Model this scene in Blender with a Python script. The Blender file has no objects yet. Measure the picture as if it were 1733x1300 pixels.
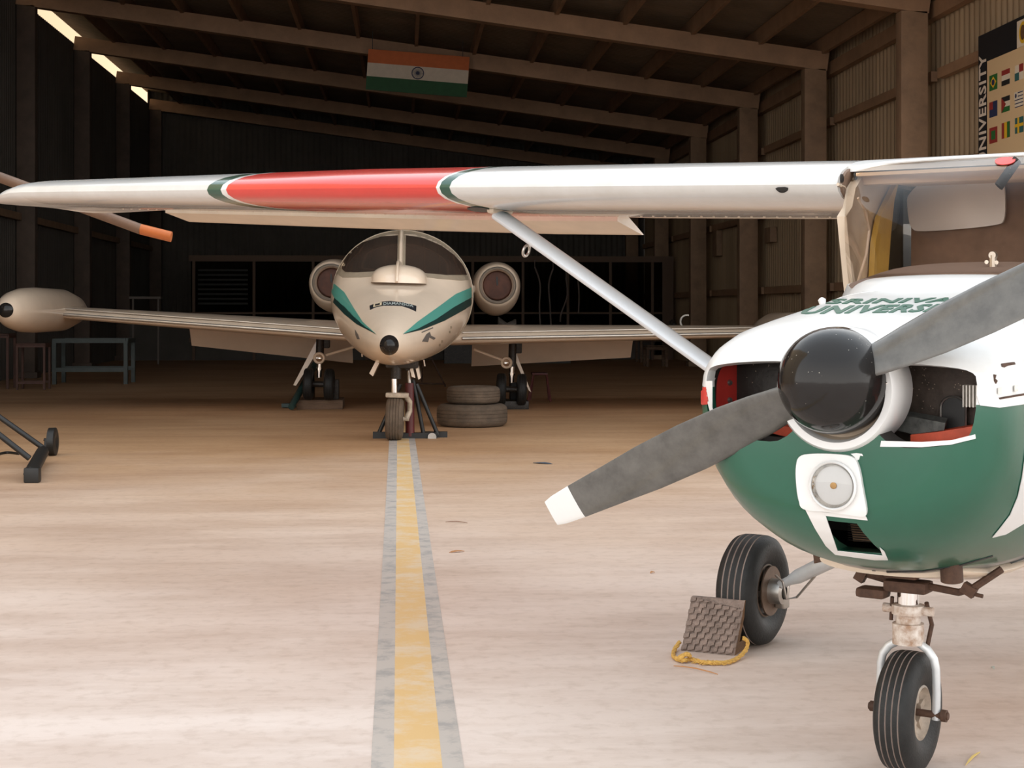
import bpy, bmesh, math, random
from math import sin, cos, pi, radians, sqrt, atan2
from mathutils import Vector, Matrix
from mathutils.bvhtree import BVHTree
from mathutils.geometry import delaunay_2d_cdt

random.seed(7)
scene = bpy.context.scene
COL = scene.collection

# ------------------------------------------------------------------ camera
F, VX, VY, H = 2700.0, 682.0, 524.0, 1.36
PHI = math.atan((866.5 - VX) / F)
cam_d = bpy.data.cameras.new('camera')
cam_d.sensor_width = 36.0
cam_d.lens = F / 1733 * 36.0
cam_d.shift_y = -(650 - VY) / 1733
cam_d.clip_end = 300
cam = bpy.data.objects.new('camera', cam_d)
cam.location = (0, 0, H)
cam.rotation_euler = (pi / 2, 0, -PHI)
COL.objects.link(cam)
scene.camera = cam

def ray(px, py):
    a = (px - 866.5) / F; b = (VY - py) / F
    return Vector((sin(PHI) + a * cos(PHI), cos(PHI) - a * sin(PHI), b))
CO = Vector((0, 0, H))
def UN(px, py, ax, val):
    """point of the place seen at (px,py) that lies on the plane axis=val"""
    d = ray(px, py); t = (val - CO[ax]) / d[ax]
    return CO + d * t

# ------------------------------------------------------------------ materials
MATS = {}
def mat(name, col, rough=.5, metal=0, coat=0, var=0, vscale=8, bump=0, bscale=40, col2=None, spec=None, stretch=None, detail=5):
    if name in MATS: return MATS[name]
    m = bpy.data.materials.new(name); m.use_nodes = True
    nt = m.node_tree; b = nt.nodes['Principled BSDF']
    b.inputs['Base Color'].default_value = (*col, 1)
    b.inputs['Roughness'].default_value = rough
    b.inputs['Metallic'].default_value = metal
    b.inputs['Coat Weight'].default_value = coat
    b.inputs['Coat Roughness'].default_value = .08
    if spec is not None: b.inputs['Specular IOR Level'].default_value = spec
    if var or bump:
        tc = nt.nodes.new('ShaderNodeTexCoord')
        mp = nt.nodes.new('ShaderNodeMapping'); nt.links.new(tc.outputs['Object'], mp.inputs[0])
        if stretch: mp.inputs['Scale'].default_value = stretch
    if var:
        n = nt.nodes.new('ShaderNodeTexNoise'); n.inputs['Scale'].default_value = vscale
        n.inputs['Detail'].default_value = detail; n.inputs['Roughness'].default_value = .65
        nt.links.new(mp.outputs[0], n.inputs['Vector'])
        r = nt.nodes.new('ShaderNodeValToRGB')
        r.color_ramp.elements[0].position = .32; r.color_ramp.elements[1].position = .68
        c2 = col2 or tuple(c * (1 - var) for c in col)
        r.color_ramp.elements[0].color = (*c2, 1); r.color_ramp.elements[1].color = (*col, 1)
        nt.links.new(n.outputs['Fac'], r.inputs[0]); nt.links.new(r.outputs[0], b.inputs['Base Color'])
    if bump:
        n2 = nt.nodes.new('ShaderNodeTexNoise'); n2.inputs['Scale'].default_value = bscale; n2.inputs['Detail'].default_value = 4
        nt.links.new(mp.outputs[0], n2.inputs['Vector'])
        bp = nt.nodes.new('ShaderNodeBump'); bp.inputs['Strength'].default_value = bump; bp.inputs['Distance'].default_value = .01
        nt.links.new(n2.outputs['Fac'], bp.inputs['Height']); nt.links.new(bp.outputs[0], b.inputs['Normal'])
    MATS[name] = m
    return m

def glass(name, tint, refl=.08, rough=.02, ior=1.45):
    m = bpy.data.materials.new(name); m.use_nodes = True; nt = m.node_tree
    for n in list(nt.nodes): nt.nodes.remove(n)
    o = nt.nodes.new('ShaderNodeOutputMaterial'); mx = nt.nodes.new('ShaderNodeMixShader')
    t = nt.nodes.new('ShaderNodeBsdfTransparent'); t.inputs[0].default_value = (*tint, 1)
    g = nt.nodes.new('ShaderNodeBsdfGlossy'); g.inputs['Roughness'].default_value = rough
    lw = nt.nodes.new('ShaderNodeFresnel'); lw.inputs[0].default_value = ior
    ad = nt.nodes.new('ShaderNodeMath'); ad.operation = 'ADD'; ad.inputs[1].default_value = refl; ad.use_clamp = True
    nt.links.new(lw.outputs[0], ad.inputs[0]); nt.links.new(ad.outputs[0], mx.inputs[0])
    nt.links.new(t.outputs[0], mx.inputs[1]); nt.links.new(g.outputs[0], mx.inputs[2]); nt.links.new(mx.outputs[0], o.inputs[0])
    MATS[name] = m; return m

def banded(name, coef, stops, rough=.3, coat=.4, metal=0, dirt=.12):
    """paint scheme: value = coef . (x,y,z,1); stops = [(upto, colour), ...] with hard edges"""
    m = bpy.data.materials.new(name); m.use_nodes = True; nt = m.node_tree; b = nt.nodes['Principled BSDF']
    b.inputs['Roughness'].default_value = rough; b.inputs['Coat Weight'].default_value = coat
    b.inputs['Coat Roughness'].default_value = .06; b.inputs['Metallic'].default_value = metal
    tc = nt.nodes.new('ShaderNodeTexCoord')
    dp = nt.nodes.new('ShaderNodeVectorMath'); dp.operation = 'DOT_PRODUCT'
    nt.links.new(tc.outputs['Object'], dp.inputs[0]); dp.inputs[1].default_value = coef[:3]
    prev = None
    for i in range(len(stops) - 1):
        gt = nt.nodes.new('ShaderNodeMath'); gt.operation = 'GREATER_THAN'; nt.links.new(dp.outputs['Value'], gt.inputs[0]); gt.inputs[1].default_value = stops[i][0] - coef[3]
        mz = nt.nodes.new('ShaderNodeMix'); mz.data_type = 'RGBA'; nt.links.new(gt.outputs[0], mz.inputs[0])
        if prev is None: mz.inputs[6].default_value = (*stops[0][1], 1)
        else: nt.links.new(prev, mz.inputs[6])
        mz.inputs[7].default_value = (*stops[i + 1][1], 1); prev = mz.outputs[2]
    n = nt.nodes.new('ShaderNodeTexNoise'); n.inputs['Scale'].default_value = 3.5; n.inputs['Detail'].default_value = 8; n.inputs['Roughness'].default_value = .7
    nt.links.new(tc.outputs['Object'], n.inputs['Vector'])
    r2 = nt.nodes.new('ShaderNodeValToRGB'); r2.color_ramp.elements[0].position = .3; r2.color_ramp.elements[1].position = .6
    r2.color_ramp.elements[0].color = (1 - dirt, 1 - dirt * 1.1, 1 - dirt * 1.3, 1); r2.color_ramp.elements[1].color = (1, 1, 1, 1)
    nt.links.new(n.outputs['Fac'], r2.inputs[0])
    mx = nt.nodes.new('ShaderNodeMix'); mx.data_type = 'RGBA'; mx.blend_type = 'MULTIPLY'; mx.inputs[0].default_value = 1
    nt.links.new(prev, mx.inputs[6]); nt.links.new(r2.outputs[0], mx.inputs[7]); nt.links.new(mx.outputs[2], b.inputs['Base Color'])
    MATS[name] = m; return m

WHITE = (.72, .71, .69); GREEN = (.010, .088, .050); RED = (.62, .045, .035); CREAM = (.62, .50, .38)
white = mat('white_paint', WHITE, .32, coat=.4, var=.08, vscale=3)
cream = mat('cream_paint', (.66, .53, .40), .35, coat=.3, var=.15, vscale=5)
green = mat('green_paint', GREEN, .3, coat=.5)
redp = mat('red_paint', RED, .4, coat=.2, var=.2, vscale=12)
orange = mat('orange_seal', (.75, .10, .04), .5, var=.25, vscale=20)
blackp = mat('black_gloss_paint', (.014, .012, .011), .12, spec=.28, bump=.03)
prop_m = mat('propeller_paint', (.12, .112, .10), .32, coat=.25, var=.45, vscale=14, stretch=(1, 1, 1), bump=.05)
rubber = mat('tyre_rubber', (.019, .0185, .0175), .55, var=.35, vscale=30, bump=.15, bscale=120, spec=.3)
dust = mat('dusty_groove', (.42, .34, .30), .9)
oldrub = mat('old_tyre_rubber', (.13, .09, .06), .85, var=.45, vscale=9, bump=.4, bscale=60)
steel = mat('bare_steel', (.55, .52, .48), .28, metal=.9, var=.25, vscale=20)
chrome = mat('chrome', (.85, .83, .8), .08, metal=1)
facet = mat('faceted_reflector', (.9, .86, .80), .05, metal=1, var=.5, vscale=30, bump=1.0, bscale=22)
darkm = mat('dark_greasy_metal', (.035, .028, .023), .5, metal=.3, var=.5, vscale=25, bump=.2)
rusty = mat('rusty_metal', (.10, .05, .03), .75, metal=.2, var=.5, vscale=30, bump=.3)
enginem = mat('engine_block', (.13, .095, .075), .55, metal=.2, var=.5, vscale=18, bump=.25, bscale=50)
silverp = mat('silver_paint', (.62, .63, .63), .35, metal=.35, var=.15, vscale=10)
blacks = mat('black_steel_tube', (.011, .010, .009), .5, var=.3, vscale=20)
dgreen = mat('dark_green_steel', (.02, .05, .045), .5, var=.3)
maroon = mat('maroon_steel', (.11, .015, .015), .45, var=.3)
wood = mat('worn_wood', (.17, .10, .06), .8, var=.5, vscale=6, stretch=(1, 8, 8), bump=.3)
yellow = mat('yellow_rope', (.72, .42, .10), .9, var=.35, vscale=60, bump=.5, bscale=200)
choc = mat('chock_rubber', (.27, .20, .165), .9, var=.4, vscale=22, bump=.5, bscale=90)
brown = mat('brown_wood_side', (.17, .085, .035), .8, var=.5, vscale=25)
yelp = mat('yellow_interior_panel', (.55, .33, .06), .5, var=.2)
brownint = mat('brown_cabin_trim', (.26, .16, .11), .6, var=.3)
navy = mat('navy_board', (.012, .014, .018), .5)
boardc = mat('cream_board', (.72, .52, .30), .6)

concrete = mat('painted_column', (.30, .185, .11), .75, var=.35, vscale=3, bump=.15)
rafterm = mat('painted_rafter', (.34, .20, .115), .7, var=.3, vscale=2.5, bump=.15)
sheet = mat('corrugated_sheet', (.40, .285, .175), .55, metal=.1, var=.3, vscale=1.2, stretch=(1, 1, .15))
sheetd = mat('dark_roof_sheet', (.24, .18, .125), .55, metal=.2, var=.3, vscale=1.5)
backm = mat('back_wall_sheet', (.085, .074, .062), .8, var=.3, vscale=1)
outerm = mat('added_gap_backdrop', (.62, .46, .28), .9)

def specks(m, scale, thr, col):
    nt = m.node_tree; b = nt.nodes['Principled BSDF']; tc = nt.nodes.new('ShaderNodeTexCoord'); vo = nt.nodes.new('ShaderNodeTexVoronoi'); vo.inputs['Scale'].default_value = scale
    nt.links.new(tc.outputs['Object'], vo.inputs['Vector']); lt = nt.nodes.new('ShaderNodeMath'); lt.operation = 'LESS_THAN'; lt.inputs[1].default_value = thr; nt.links.new(vo.outputs['Distance'], lt.inputs[0])
    nz = nt.nodes.new('ShaderNodeTexNoise'); nz.inputs['Scale'].default_value = scale * .12; nt.links.new(tc.outputs['Object'], nz.inputs['Vector'])
    g2 = nt.nodes.new('ShaderNodeMath'); g2.operation = 'GREATER_THAN'; g2.inputs[1].default_value = .5; nt.links.new(nz.outputs['Fac'], g2.inputs[0])
    mu = nt.nodes.new('ShaderNodeMath'); mu.operation = 'MULTIPLY'; nt.links.new(lt.outputs[0], mu.inputs[0]); nt.links.new(g2.outputs[0], mu.inputs[1])
    mx = nt.nodes.new('ShaderNodeMix'); mx.data_type = 'RGBA'; nt.links.new(mu.outputs[0], mx.inputs[0])
    if b.inputs['Base Color'].is_linked: nt.links.new(b.inputs['Base Color'].links[0].from_socket, mx.inputs[6])
    else: mx.inputs[6].default_value = b.inputs['Base Color'].default_value
    mx.inputs[7].default_value = (*col, 1); nt.links.new(mx.outputs[2], b.inputs['Base Color'])
specks(blackp, 75, .09, (.35, .32, .28)); specks(enginem, 90, .16, (.40, .30, .22)); specks(darkm, 80, .15, (.30, .24, .18))
cdark = mat('shaded_left_column', (.10, .068, .05), .75, var=.35, vscale=3, bump=.15)  # darker copy of the column colour, shade of the left side painted in
# ------------------------------------------------------------------ objects
def setp(o, label=None, cat=None, group=None, kind=None):
    if label: o['label'] = label
    if cat: o['category'] = cat
    if group: o['group'] = group
    if kind: o['kind'] = kind
    return o
def thing(name, label, cat, loc=(0, 0, 0), rot=(0, 0, 0), group=None):
    o = bpy.data.objects.new(name, None); COL.objects.link(o)
    o.location = loc; o.rotation_euler = rot; o.empty_display_size = .1
    return setp(o, label, cat, group)

class MB:
    """collects geometry for one mesh object"""
    def __init__(s): s.v = []; s.f = []; s.mi = []; s.k = 0
    def add(s, vs, fs, mi=0):
        n = len(s.v); s.v += [Vector(p) for p in vs]; s.f += [tuple(i + n for i in f) for f in fs]; s.mi += [mi] * len(fs); return s
    def box(s, c, d, rot=None, mi=0, bev=0):
        c = Vector(c); x, y, z = d[0] / 2, d[1] / 2, d[2] / 2
        if bev:
            b = min(bev, x * .9, y * .9, z * .9); vs = []
            bm = bmesh.new(); bmesh.ops.create_cube(bm, size=1); bmesh.ops.scale(bm, vec=Vector(d), verts=bm.verts)
            bmesh.ops.bevel(bm, geom=list(bm.edges), offset=b, segments=2, profile=.6, affect='EDGES')
            bm.verts.index_update()
            vs = [v.co.copy() for v in bm.verts]; fs = [tuple(v.index for v in f.verts) for f in bm.faces]; bm.free()
        else:
            vs = [Vector((a * x, b * y, e * z)) for a in (-1, 1) for b in (-1, 1) for e in (-1, 1)]
            fs = [(0, 1, 3, 2), (4, 6, 7, 5), (0, 4, 5, 1), (2, 3, 7, 6), (0, 2, 6, 4), (1, 5, 7, 3)]
        if rot is not None: vs = [rot @ v for v in vs]
        return s.add([v + c for v in vs], fs, mi)
    def bar(s, a, b, w, h, up=(0, 0, 1), mi=0):
        a = Vector(a); b = Vector(b); d = (b - a); L = d.length; d.normalize(); up = Vector(up)
        sd = d.cross(up); sd.normalize(); up = sd.cross(d)
        R = Matrix((d, sd, up)).transposed()
        return s.box((a + b) / 2, (L, w, h), R, mi)
    def loft(s, rings, closed=True, caps=True, mi=0):
        n = len(rings[0]); vs = [p for r in rings for p in r]; fs = []
        for i in range(len(rings) - 1):
            for j in range(n if closed else n - 1):
                k = (j + 1) % n; fs.append((i * n + j, i * n + k, (i + 1) * n + k, (i + 1) * n + j))
        if caps and closed:
            fs.append(tuple(range(n))[::-1]); fs.append(tuple((len(rings) - 1) * n + j for j in range(n)))
        return s.add(vs, fs, mi)
    def tube(s, pts, r, n=10, mi=0, caps=True, flat=1.0, up=None):
        pts = [Vector(p) for p in pts]; m = len(pts)
        rs = r if isinstance(r, (list, tuple)) else [r] * m
        rings = []; prev = None
        for i, p in enumerate(pts):
            t = (pts[min(i + 1, m - 1)] - pts[max(i - 1, 0)]).normalized()
            if prev is None:
                a = Vector(up) if up else (Vector((0, 0, 1)) if abs(t.z) < .9 else Vector((1, 0, 0)))
            else: a = prev
            a = (a - t * a.dot(t)).normalized(); prev = a; b = t.cross(a)
            rings.append([p + (a * cos(2 * pi * j / n) + b * sin(2 * pi * j / n) * flat) * rs[i] for j in range(n)])
        return s.loft(rings, True, caps, mi)
    def lathe(s, prof, c, axis, n=48, mis=None, mi=0, closed=False):
        """prof: [(axial, radius)]"""
        c = Vector(c); ax = Vector(axis).normalized()
        a = Vector((0, 0, 1)) if abs(ax.z) < .9 else Vector((1, 0, 0)); a = (a - ax * a.dot(ax)).normalized(); b = ax.cross(a)
        m = len(prof); vs = [c + ax * t + (a * cos(2 * pi * j / n) + b * sin(2 * pi * j / n)) * r for (t, r) in prof for j in range(n)]
        base = len(s.v); s.v += vs
        for i in range(m if closed else m - 1):
            i2 = (i + 1) % m
            for j in range(n):
                k = (j + 1) % n
                s.f.append((base + i * n + j, base + i * n + k, base + i2 * n + k, base + i2 * n + j)); s.mi.append(mis[i] if mis else mi)
        return s
    def prism(s, poly, ext, mi=0):
        n = len(poly); e = Vector(ext); p = [Vector(q) for q in poly]
        vs = p + [q + e for q in p]; fs = [tuple(range(n))[::-1], tuple(range(n, 2 * n))] + [(i, (i + 1) % n, n + (i + 1) % n, n + i) for i in range(n)]
        return s.add(vs, fs, mi)
    def build(s, name, mats, parent=None, smooth=True, ang=38, origin=None, label=None, kind=None, recalc=True):
        if not isinstance(mats, (list, tuple)): mats = [mats]
        vs = s.v
        if origin is not None: o_ = Vector(origin); vs = [v - o_ for v in vs]
        me = bpy.data.meshes.new(name); me.from_pydata([tuple(v) for v in vs], [], s.f)
        for m in mats: me.materials.append(m)
        for p, i in zip(me.polygons, s.mi): p.material_index = i
        bm = bmesh.new(); bm.from_mesh(me); bmesh.ops.remove_doubles(bm, verts=bm.verts, dist=1e-6)
        if recalc: bmesh.ops.recalc_face_normals(bm, faces=bm.faces)
        bm.to_mesh(me); bm.free()
        if smooth:
            me.polygons.foreach_set('use_smooth', [True] * len(me.polygons)); me.set_sharp_from_angle(angle=radians(ang))
        o = bpy.data.objects.new(name, me); COL.objects.link(o)
        if parent is not None: o.parent = parent
        if label: o['label'] = label
        if kind: o['kind'] = kind
        return o

def single(name, mb, m, label, cat, base, group=None, **kw):
    o = mb.build(name, m, None, origin=base, **kw); o.location = base
    return setp(o, label, cat, group)
def structure(name, mb, m, label=None, **kw):
    o = mb.build(name, m, **kw); o['kind'] = 'structure'
    if label: o['label'] = label
    return o

def text_geo(body, bold=0.0, spacing=1.0):
    """2-D triangles of a word, unit cap height roughly .7"""
    c = bpy.data.curves.new('t', 'FONT'); c.body = body; c.offset = bold; c.space_character = spacing; c.resolution_u = 2
    o = bpy.data.objects.new('t', c); COL.objects.link(o)
    dg = bpy.context.evaluated_depsgraph_get(); ev = o.evaluated_get(dg); me = ev.to_mesh()
    v = [(p.co.x, p.co.y) for p in me.vertices]; f = [tuple(p.vertices) for p in me.polygons]
    ev.to_mesh_clear(); bpy.data.objects.remove(o); bpy.data.curves.remove(c)
    return v, f
def subdiv2(v, f, mx):
    """split long triangles so that letters follow a curved surface"""
    bm = bmesh.new(); vs = [bm.verts.new((x, y, 0)) for x, y in v]
    for q in f:
        try: bm.faces.new([vs[i] for i in q])
        except ValueError: pass
    bmesh.ops.triangulate(bm, faces=bm.faces)
    for _ in range(5):
        es = [e for e in bm.edges if e.calc_length() > mx]
        if not es: break
        bmesh.ops.subdivide_edges(bm, edges=es, cuts=1); bmesh.ops.triangulate(bm, faces=bm.faces)
    bm.verts.index_update()
    r = [(p.co.x, p.co.y) for p in bm.verts], [tuple(p.index for p in q.verts) for q in bm.faces]; bm.free(); return r

def inside(p, poly):
    x, y = p; c = False; n = len(poly)
    for i in range(n):
        x1, y1 = poly[i]; x2, y2 = poly[(i + 1) % n]
        if (y1 > y) != (y2 > y) and x < (x2 - x1) * (y - y1) / (y2 - y1) + x1: c = not c
    return c
def poly_grid(poly, step):
    pts = []; n = len(poly)
    for i in range(n):
        a = poly[i]; b = poly[(i + 1) % n]; L = math.hypot(b[0] - a[0], b[1] - a[1]); k = max(1, int(L / step))
        for j in range(k): pts.append((a[0] + (b[0] - a[0]) * j / k, a[1] + (b[1] - a[1]) * j / k))
    nb = len(pts); edges = [(i, (i + 1) % nb) for i in range(nb)]
    x0, x1 = min(p[0] for p in poly), max(p[0] for p in poly); y0, y1 = min(p[1] for p in poly), max(p[1] for p in poly)
    bd = list(pts); y = y0 + step * .5
    while y < y1:
        x = x0 + step * .5
        while x < x1:
            if inside((x, y), poly) and min((x - q[0]) ** 2 + (y - q[1]) ** 2 for q in bd) > (step * .45) ** 2: pts.append((x, y))
            x += step
        y += step
    out = delaunay_2d_cdt([Vector(p) for p in pts], edges, [], 1, 1e-4)
    return [(p.x, p.y) for p in out[0]], [tuple(q) for q in out[2]]
def smooth_poly(poly, k=2):
    for _ in range(k):
        n = len(poly); q = []
        for i in range(n):
            a = poly[i]; b = poly[(i + 1) % n]
            q += [(a[0] * .75 + b[0] * .25, a[1] * .75 + b[1] * .25), (a[0] * .25 + b[0] * .75, a[1] * .25 + b[1] * .75)]
        poly = q
    return poly

def patch(name, v2, f2, castfn, off, m, parent, thick=.002, smooth=True, label=None):
    """a thin layer (paint, sticker, pane) lying on a surface: castfn(x,y)->(point,normal) in the thing's frame"""
    vs = []; ok = {}
    for i, p in enumerate(v2):
        h = castfn(*p)
        if h is None: continue
        ok[i] = len(vs); vs.append(h)
    fs = [tuple(ok[i] for i in q) for q in f2 if all(i in ok for i in q)]
    if not fs: print('EMPTY PATCH', name); return None
    # drop stretched triangles
    fs2 = []
    ls = []
    for q in fs:
        ls.append(max((vs[q[i]][0] - vs[q[(i + 1) % len(q)]][0]).length for i in range(len(q))))
    med = sorted(ls)[len(ls) // 2]
    fs2 = [q for q, l in zip(fs, ls) if l < max(med * 14, .02)]
    n = len(vs); top = [p + nn * off for p, nn in vs]; bot = [p + nn * (off - thick) for p, nn in vs]
    cnt = {}
    for q in fs2:
        for i in range(len(q)):
            a, b = q[i], q[(i + 1) % len(q)]; cnt[(a, b)] = cnt.get((a, b), 0) + 1
    side = [(a, b, b + n, a + n) for (a, b) in cnt if (b, a) not in cnt]
    mb = MB(); mb.add(top + bot, fs2 + [tuple(i + n for i in q[::-1]) for q in fs2] + side)
    return mb.build(name, m, parent, smooth=smooth, ang=50, label=label)

class Frame:
    """rigid frame of a thing; local x=aft, y=towards photo-left, z=up"""
    def __init__(s, X0, Y0, Z0, th, roll=0, pitch=0):
        s.M = Matrix.Translation((X0, Y0, Z0)) @ Matrix.Rotation(pi / 2 - th, 4, 'Z') @ Matrix.Rotation(roll, 4, 'X') @ Matrix.Rotation(pitch, 4, 'Y')
        s.I = s.M.inverted(); s.o = s.I @ CO
    def dir(s, px, py): return (s.I.to_3x3() @ ray(px, py))
    def at(s, px, py, ax, val):
        d = s.dir(px, py); t = (val - s.o[ax]) / d[ax]; return s.o + d * t
    def apply(s, e):
        e.location = s.M.to_translation(); e.rotation_euler = s.M.to_euler()
    def caster(s, bvh):
        def fn(px, py):
            d = s.dir(px, py).normalized(); h = bvh.ray_cast(s.o, d)
            if h[0] is None: return None
            n = h[1]
            if n.dot(d) > 0: n = -n
            return h[0], n
        return fn
    def decal(s, name, poly, bvh, off, m, parent, step=4, **kw):
        v, f = poly_grid(poly, step); return patch(name, v, f, s.caster(bvh), off, m, parent, **kw)
def bvh_of(o):
    me = o.data
    return BVHTree.FromPolygons([v.co.copy() for v in me.vertices], [tuple(p.vertices) for p in me.polygons])

def apply_bools(o, cutters):
    for c in cutters:
        md = o.modifiers.new('b', 'BOOLEAN'); md.operation = 'DIFFERENCE'; md.solver = 'EXACT'; md.object = c
    bpy.context.view_layer.update()
    dg = bpy.context.evaluated_depsgraph_get(); me = bpy.data.meshes.new_from_object(o.evaluated_get(dg))
    o.modifiers.clear(); o.data = me
    for c in cutters: bpy.data.objects.remove(c)
    me.polygons.foreach_set('use_smooth', [True] * len(me.polygons)); me.set_sharp_from_angle(angle=radians(34))
# ================================================================== HANGAR
B, A = 7.22, 7.28                      # right / left inner wall faces
FR = [16.2, 21.6, 26.9, 32.2, 37.75, 43.2, 48.8]
ROOF_Y0, BACK = 16.0, 49.2
def rz(x): return 5.45 + (B - x) * .132       # underside of rafters
mb = MB()
# floor: concrete with worn beige paint
mb.add([(-45, -25, 0), (45, -25, 0), (45, 75, 0), (-45, 75, 0)], [(0, 1, 2, 3)])
fm = bpy.data.materials.new('floor_concrete'); fm.use_nodes = True; nt = fm.node_tree; b = nt.nodes['Principled BSDF']
b.inputs['Roughness'].default_value = .62
tc = nt.nodes.new('ShaderNodeTexCoord')
def noise(scale, detail, st=(1, 1, 1), rough=.6):
    mp = nt.nodes.new('ShaderNodeMapping'); mp.inputs['Scale'].default_value = st; nt.links.new(tc.outputs['Object'], mp.inputs[0])
    n = nt.nodes.new('ShaderNodeTexNoise'); n.inputs['Scale'].default_value = scale; n.inputs['Detail'].default_value = detail; n.inputs['Roughness'].default_value = rough
    nt.links.new(mp.outputs[0], n.inputs['Vector']); return n
def ramp(n, p0, c0, p1, c1):
    r = nt.nodes.new('ShaderNodeValToRGB'); e = r.color_ramp.elements; e[0].position = p0; e[0].color = (*c0, 1); e[1].position = p1; e[1].color = (*c1, 1)
    nt.links.new(n.outputs['Fac'], r.inputs[0]); return r
def mult(a, c):
    mx = nt.nodes.new('ShaderNodeMix'); mx.data_type = 'RGBA'; mx.blend_type = 'MULTIPLY'; mx.inputs[0].default_value = 1
    nt.links.new(a, mx.inputs[6]); nt.links.new(c, mx.inputs[7]); return mx.outputs[2]
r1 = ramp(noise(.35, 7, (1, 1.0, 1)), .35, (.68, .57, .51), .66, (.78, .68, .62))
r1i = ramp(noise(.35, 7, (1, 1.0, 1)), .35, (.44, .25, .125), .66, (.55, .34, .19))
# light falloff painted in: pale near the camera, browner with depth, ragged blend
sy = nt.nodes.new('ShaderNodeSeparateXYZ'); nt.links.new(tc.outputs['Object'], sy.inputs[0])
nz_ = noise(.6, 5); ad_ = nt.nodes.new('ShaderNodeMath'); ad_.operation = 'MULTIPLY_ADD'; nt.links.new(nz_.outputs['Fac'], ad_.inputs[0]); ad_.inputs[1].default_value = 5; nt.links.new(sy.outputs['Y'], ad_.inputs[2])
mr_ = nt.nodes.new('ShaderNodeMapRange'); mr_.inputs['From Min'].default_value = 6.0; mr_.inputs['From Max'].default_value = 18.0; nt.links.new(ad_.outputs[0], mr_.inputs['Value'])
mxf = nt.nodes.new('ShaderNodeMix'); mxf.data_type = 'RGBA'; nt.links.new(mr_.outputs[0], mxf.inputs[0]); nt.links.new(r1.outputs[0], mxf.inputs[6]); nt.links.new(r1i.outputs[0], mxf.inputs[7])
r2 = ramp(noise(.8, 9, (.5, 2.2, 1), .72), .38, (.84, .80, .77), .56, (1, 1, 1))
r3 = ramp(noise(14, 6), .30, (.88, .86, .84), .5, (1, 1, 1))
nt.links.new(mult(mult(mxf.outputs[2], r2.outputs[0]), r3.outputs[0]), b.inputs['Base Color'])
nb = noise(30, 5); bp = nt.nodes.new('ShaderNodeBump'); bp.inputs['Strength'].default_value = .12; bp.inputs['Distance'].default_value = .01
nt.links.new(nb.outputs['Fac'], bp.inputs['Height']); nt.links.new(bp.outputs[0], b.inputs['Normal'])
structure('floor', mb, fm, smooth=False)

def corrug_wall(x, y0, y1, z0, z1f, pitch, amp, m, name, sgn):
    n = int((y1 - y0) / pitch * 6); vs = []; fs = []
    for i in range(n + 1):
        y = y0 + (y1 - y0) * i / n; a = amp * max(-1, min(1, 1.6 * sin(2 * pi * y / pitch)))
        zt = z1f(y)
        for dx in (0, .012): vs += [(x + a + dx * sgn, y, z0), (x + a + dx * sgn, y, zt)]
    for i in range(n):
        k = 4 * i
        fs += [(k, k + 4, k + 5, k + 1), (k + 2, k + 3, k + 7, k + 6), (k + 1, k + 5, k + 7, k + 3), (k, k + 2, k + 6, k + 4)]
    mb = MB(); mb.add(vs, fs); return structure(name, mb, m, ang=70)
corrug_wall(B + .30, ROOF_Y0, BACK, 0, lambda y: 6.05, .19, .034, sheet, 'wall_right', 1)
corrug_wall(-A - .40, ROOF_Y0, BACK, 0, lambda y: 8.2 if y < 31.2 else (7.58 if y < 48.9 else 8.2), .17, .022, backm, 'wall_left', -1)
# back wall
n = 500; vs = []; fs = []
for i in range(n + 1):
    x = -A - .4 + (A + B + .7) * i / n; y = BACK + .02 * max(-1, min(1, 1.6 * sin(2 * pi * x / .17)))
    vs += [(x, y, 0), (x, y, rz(x) + .6)]
for i in range(n): fs.append((2 * i, 2 * i + 1, 2 * i + 3, 2 * i + 2))
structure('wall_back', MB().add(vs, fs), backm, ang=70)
# roof sheet, waves running down the slope
vs = []; fs = []; n = int((BACK - ROOF_Y0 + .6) / .15 * 6)
for i in range(n + 1):
    y = ROOF_Y0 - .3 + i * .025; a = .018 * sin(2 * pi * y / .15)
    for x in (-A - .55, B + .6):
        for dz in (.60, .615): vs.append((x, y, rz(x) + dz + a))
for i in range(n):
    k = 4 * i; fs += [(k, k + 2, k + 6, k + 4), (k + 1, k + 5, k + 7, k + 3), (k, k + 4, k + 5, k + 1), (k + 2, k + 3, k + 7, k + 6)]
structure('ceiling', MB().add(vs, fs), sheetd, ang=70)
tn = [0]
def trim(mb, m, **kw):
    tn[0] += 1; return structure('trim_%d' % tn[0], mb, m, **kw)
for y in FR:
    # column pair and the sloping rafter they carry
    for x0, x1 in ((B - .36, B + .02), (-A - .36, -A)):
        zt = rz((x0 + x1) / 2) + .02
        c = MB(); c.box(((x0 + x1) / 2, y + .125, zt / 2), (x1 - x0, .25, zt), bev=.012)
        c.box(((x0 + x1) / 2, y + .125, .06), (x1 - x0 + .12, .37, .12), bev=.01)
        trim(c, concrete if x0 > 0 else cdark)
    c = MB(); z0 = rz(B); z1 = rz(-A); sl = atan2(z1 - z0, A + B)
    c.bar((B + .05, y + .125, z0 + .16), (-A - .36, y + .125, z1 + .36 * .132 + .16), .25, .32); trim(c, rafterm)
xs = []
x = UN(1287, 75, 1, 26.9).x
while x > -A + .4: xs.append(x); x -= 1.165
xs = [B - .03] + xs
for x in xs:
    c = MB(); c.box((x, (ROOF_Y0 + BACK) / 2, rz(x) + .43), (.07, BACK - ROOF_Y0, .28)); trim(c, rafterm)
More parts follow.
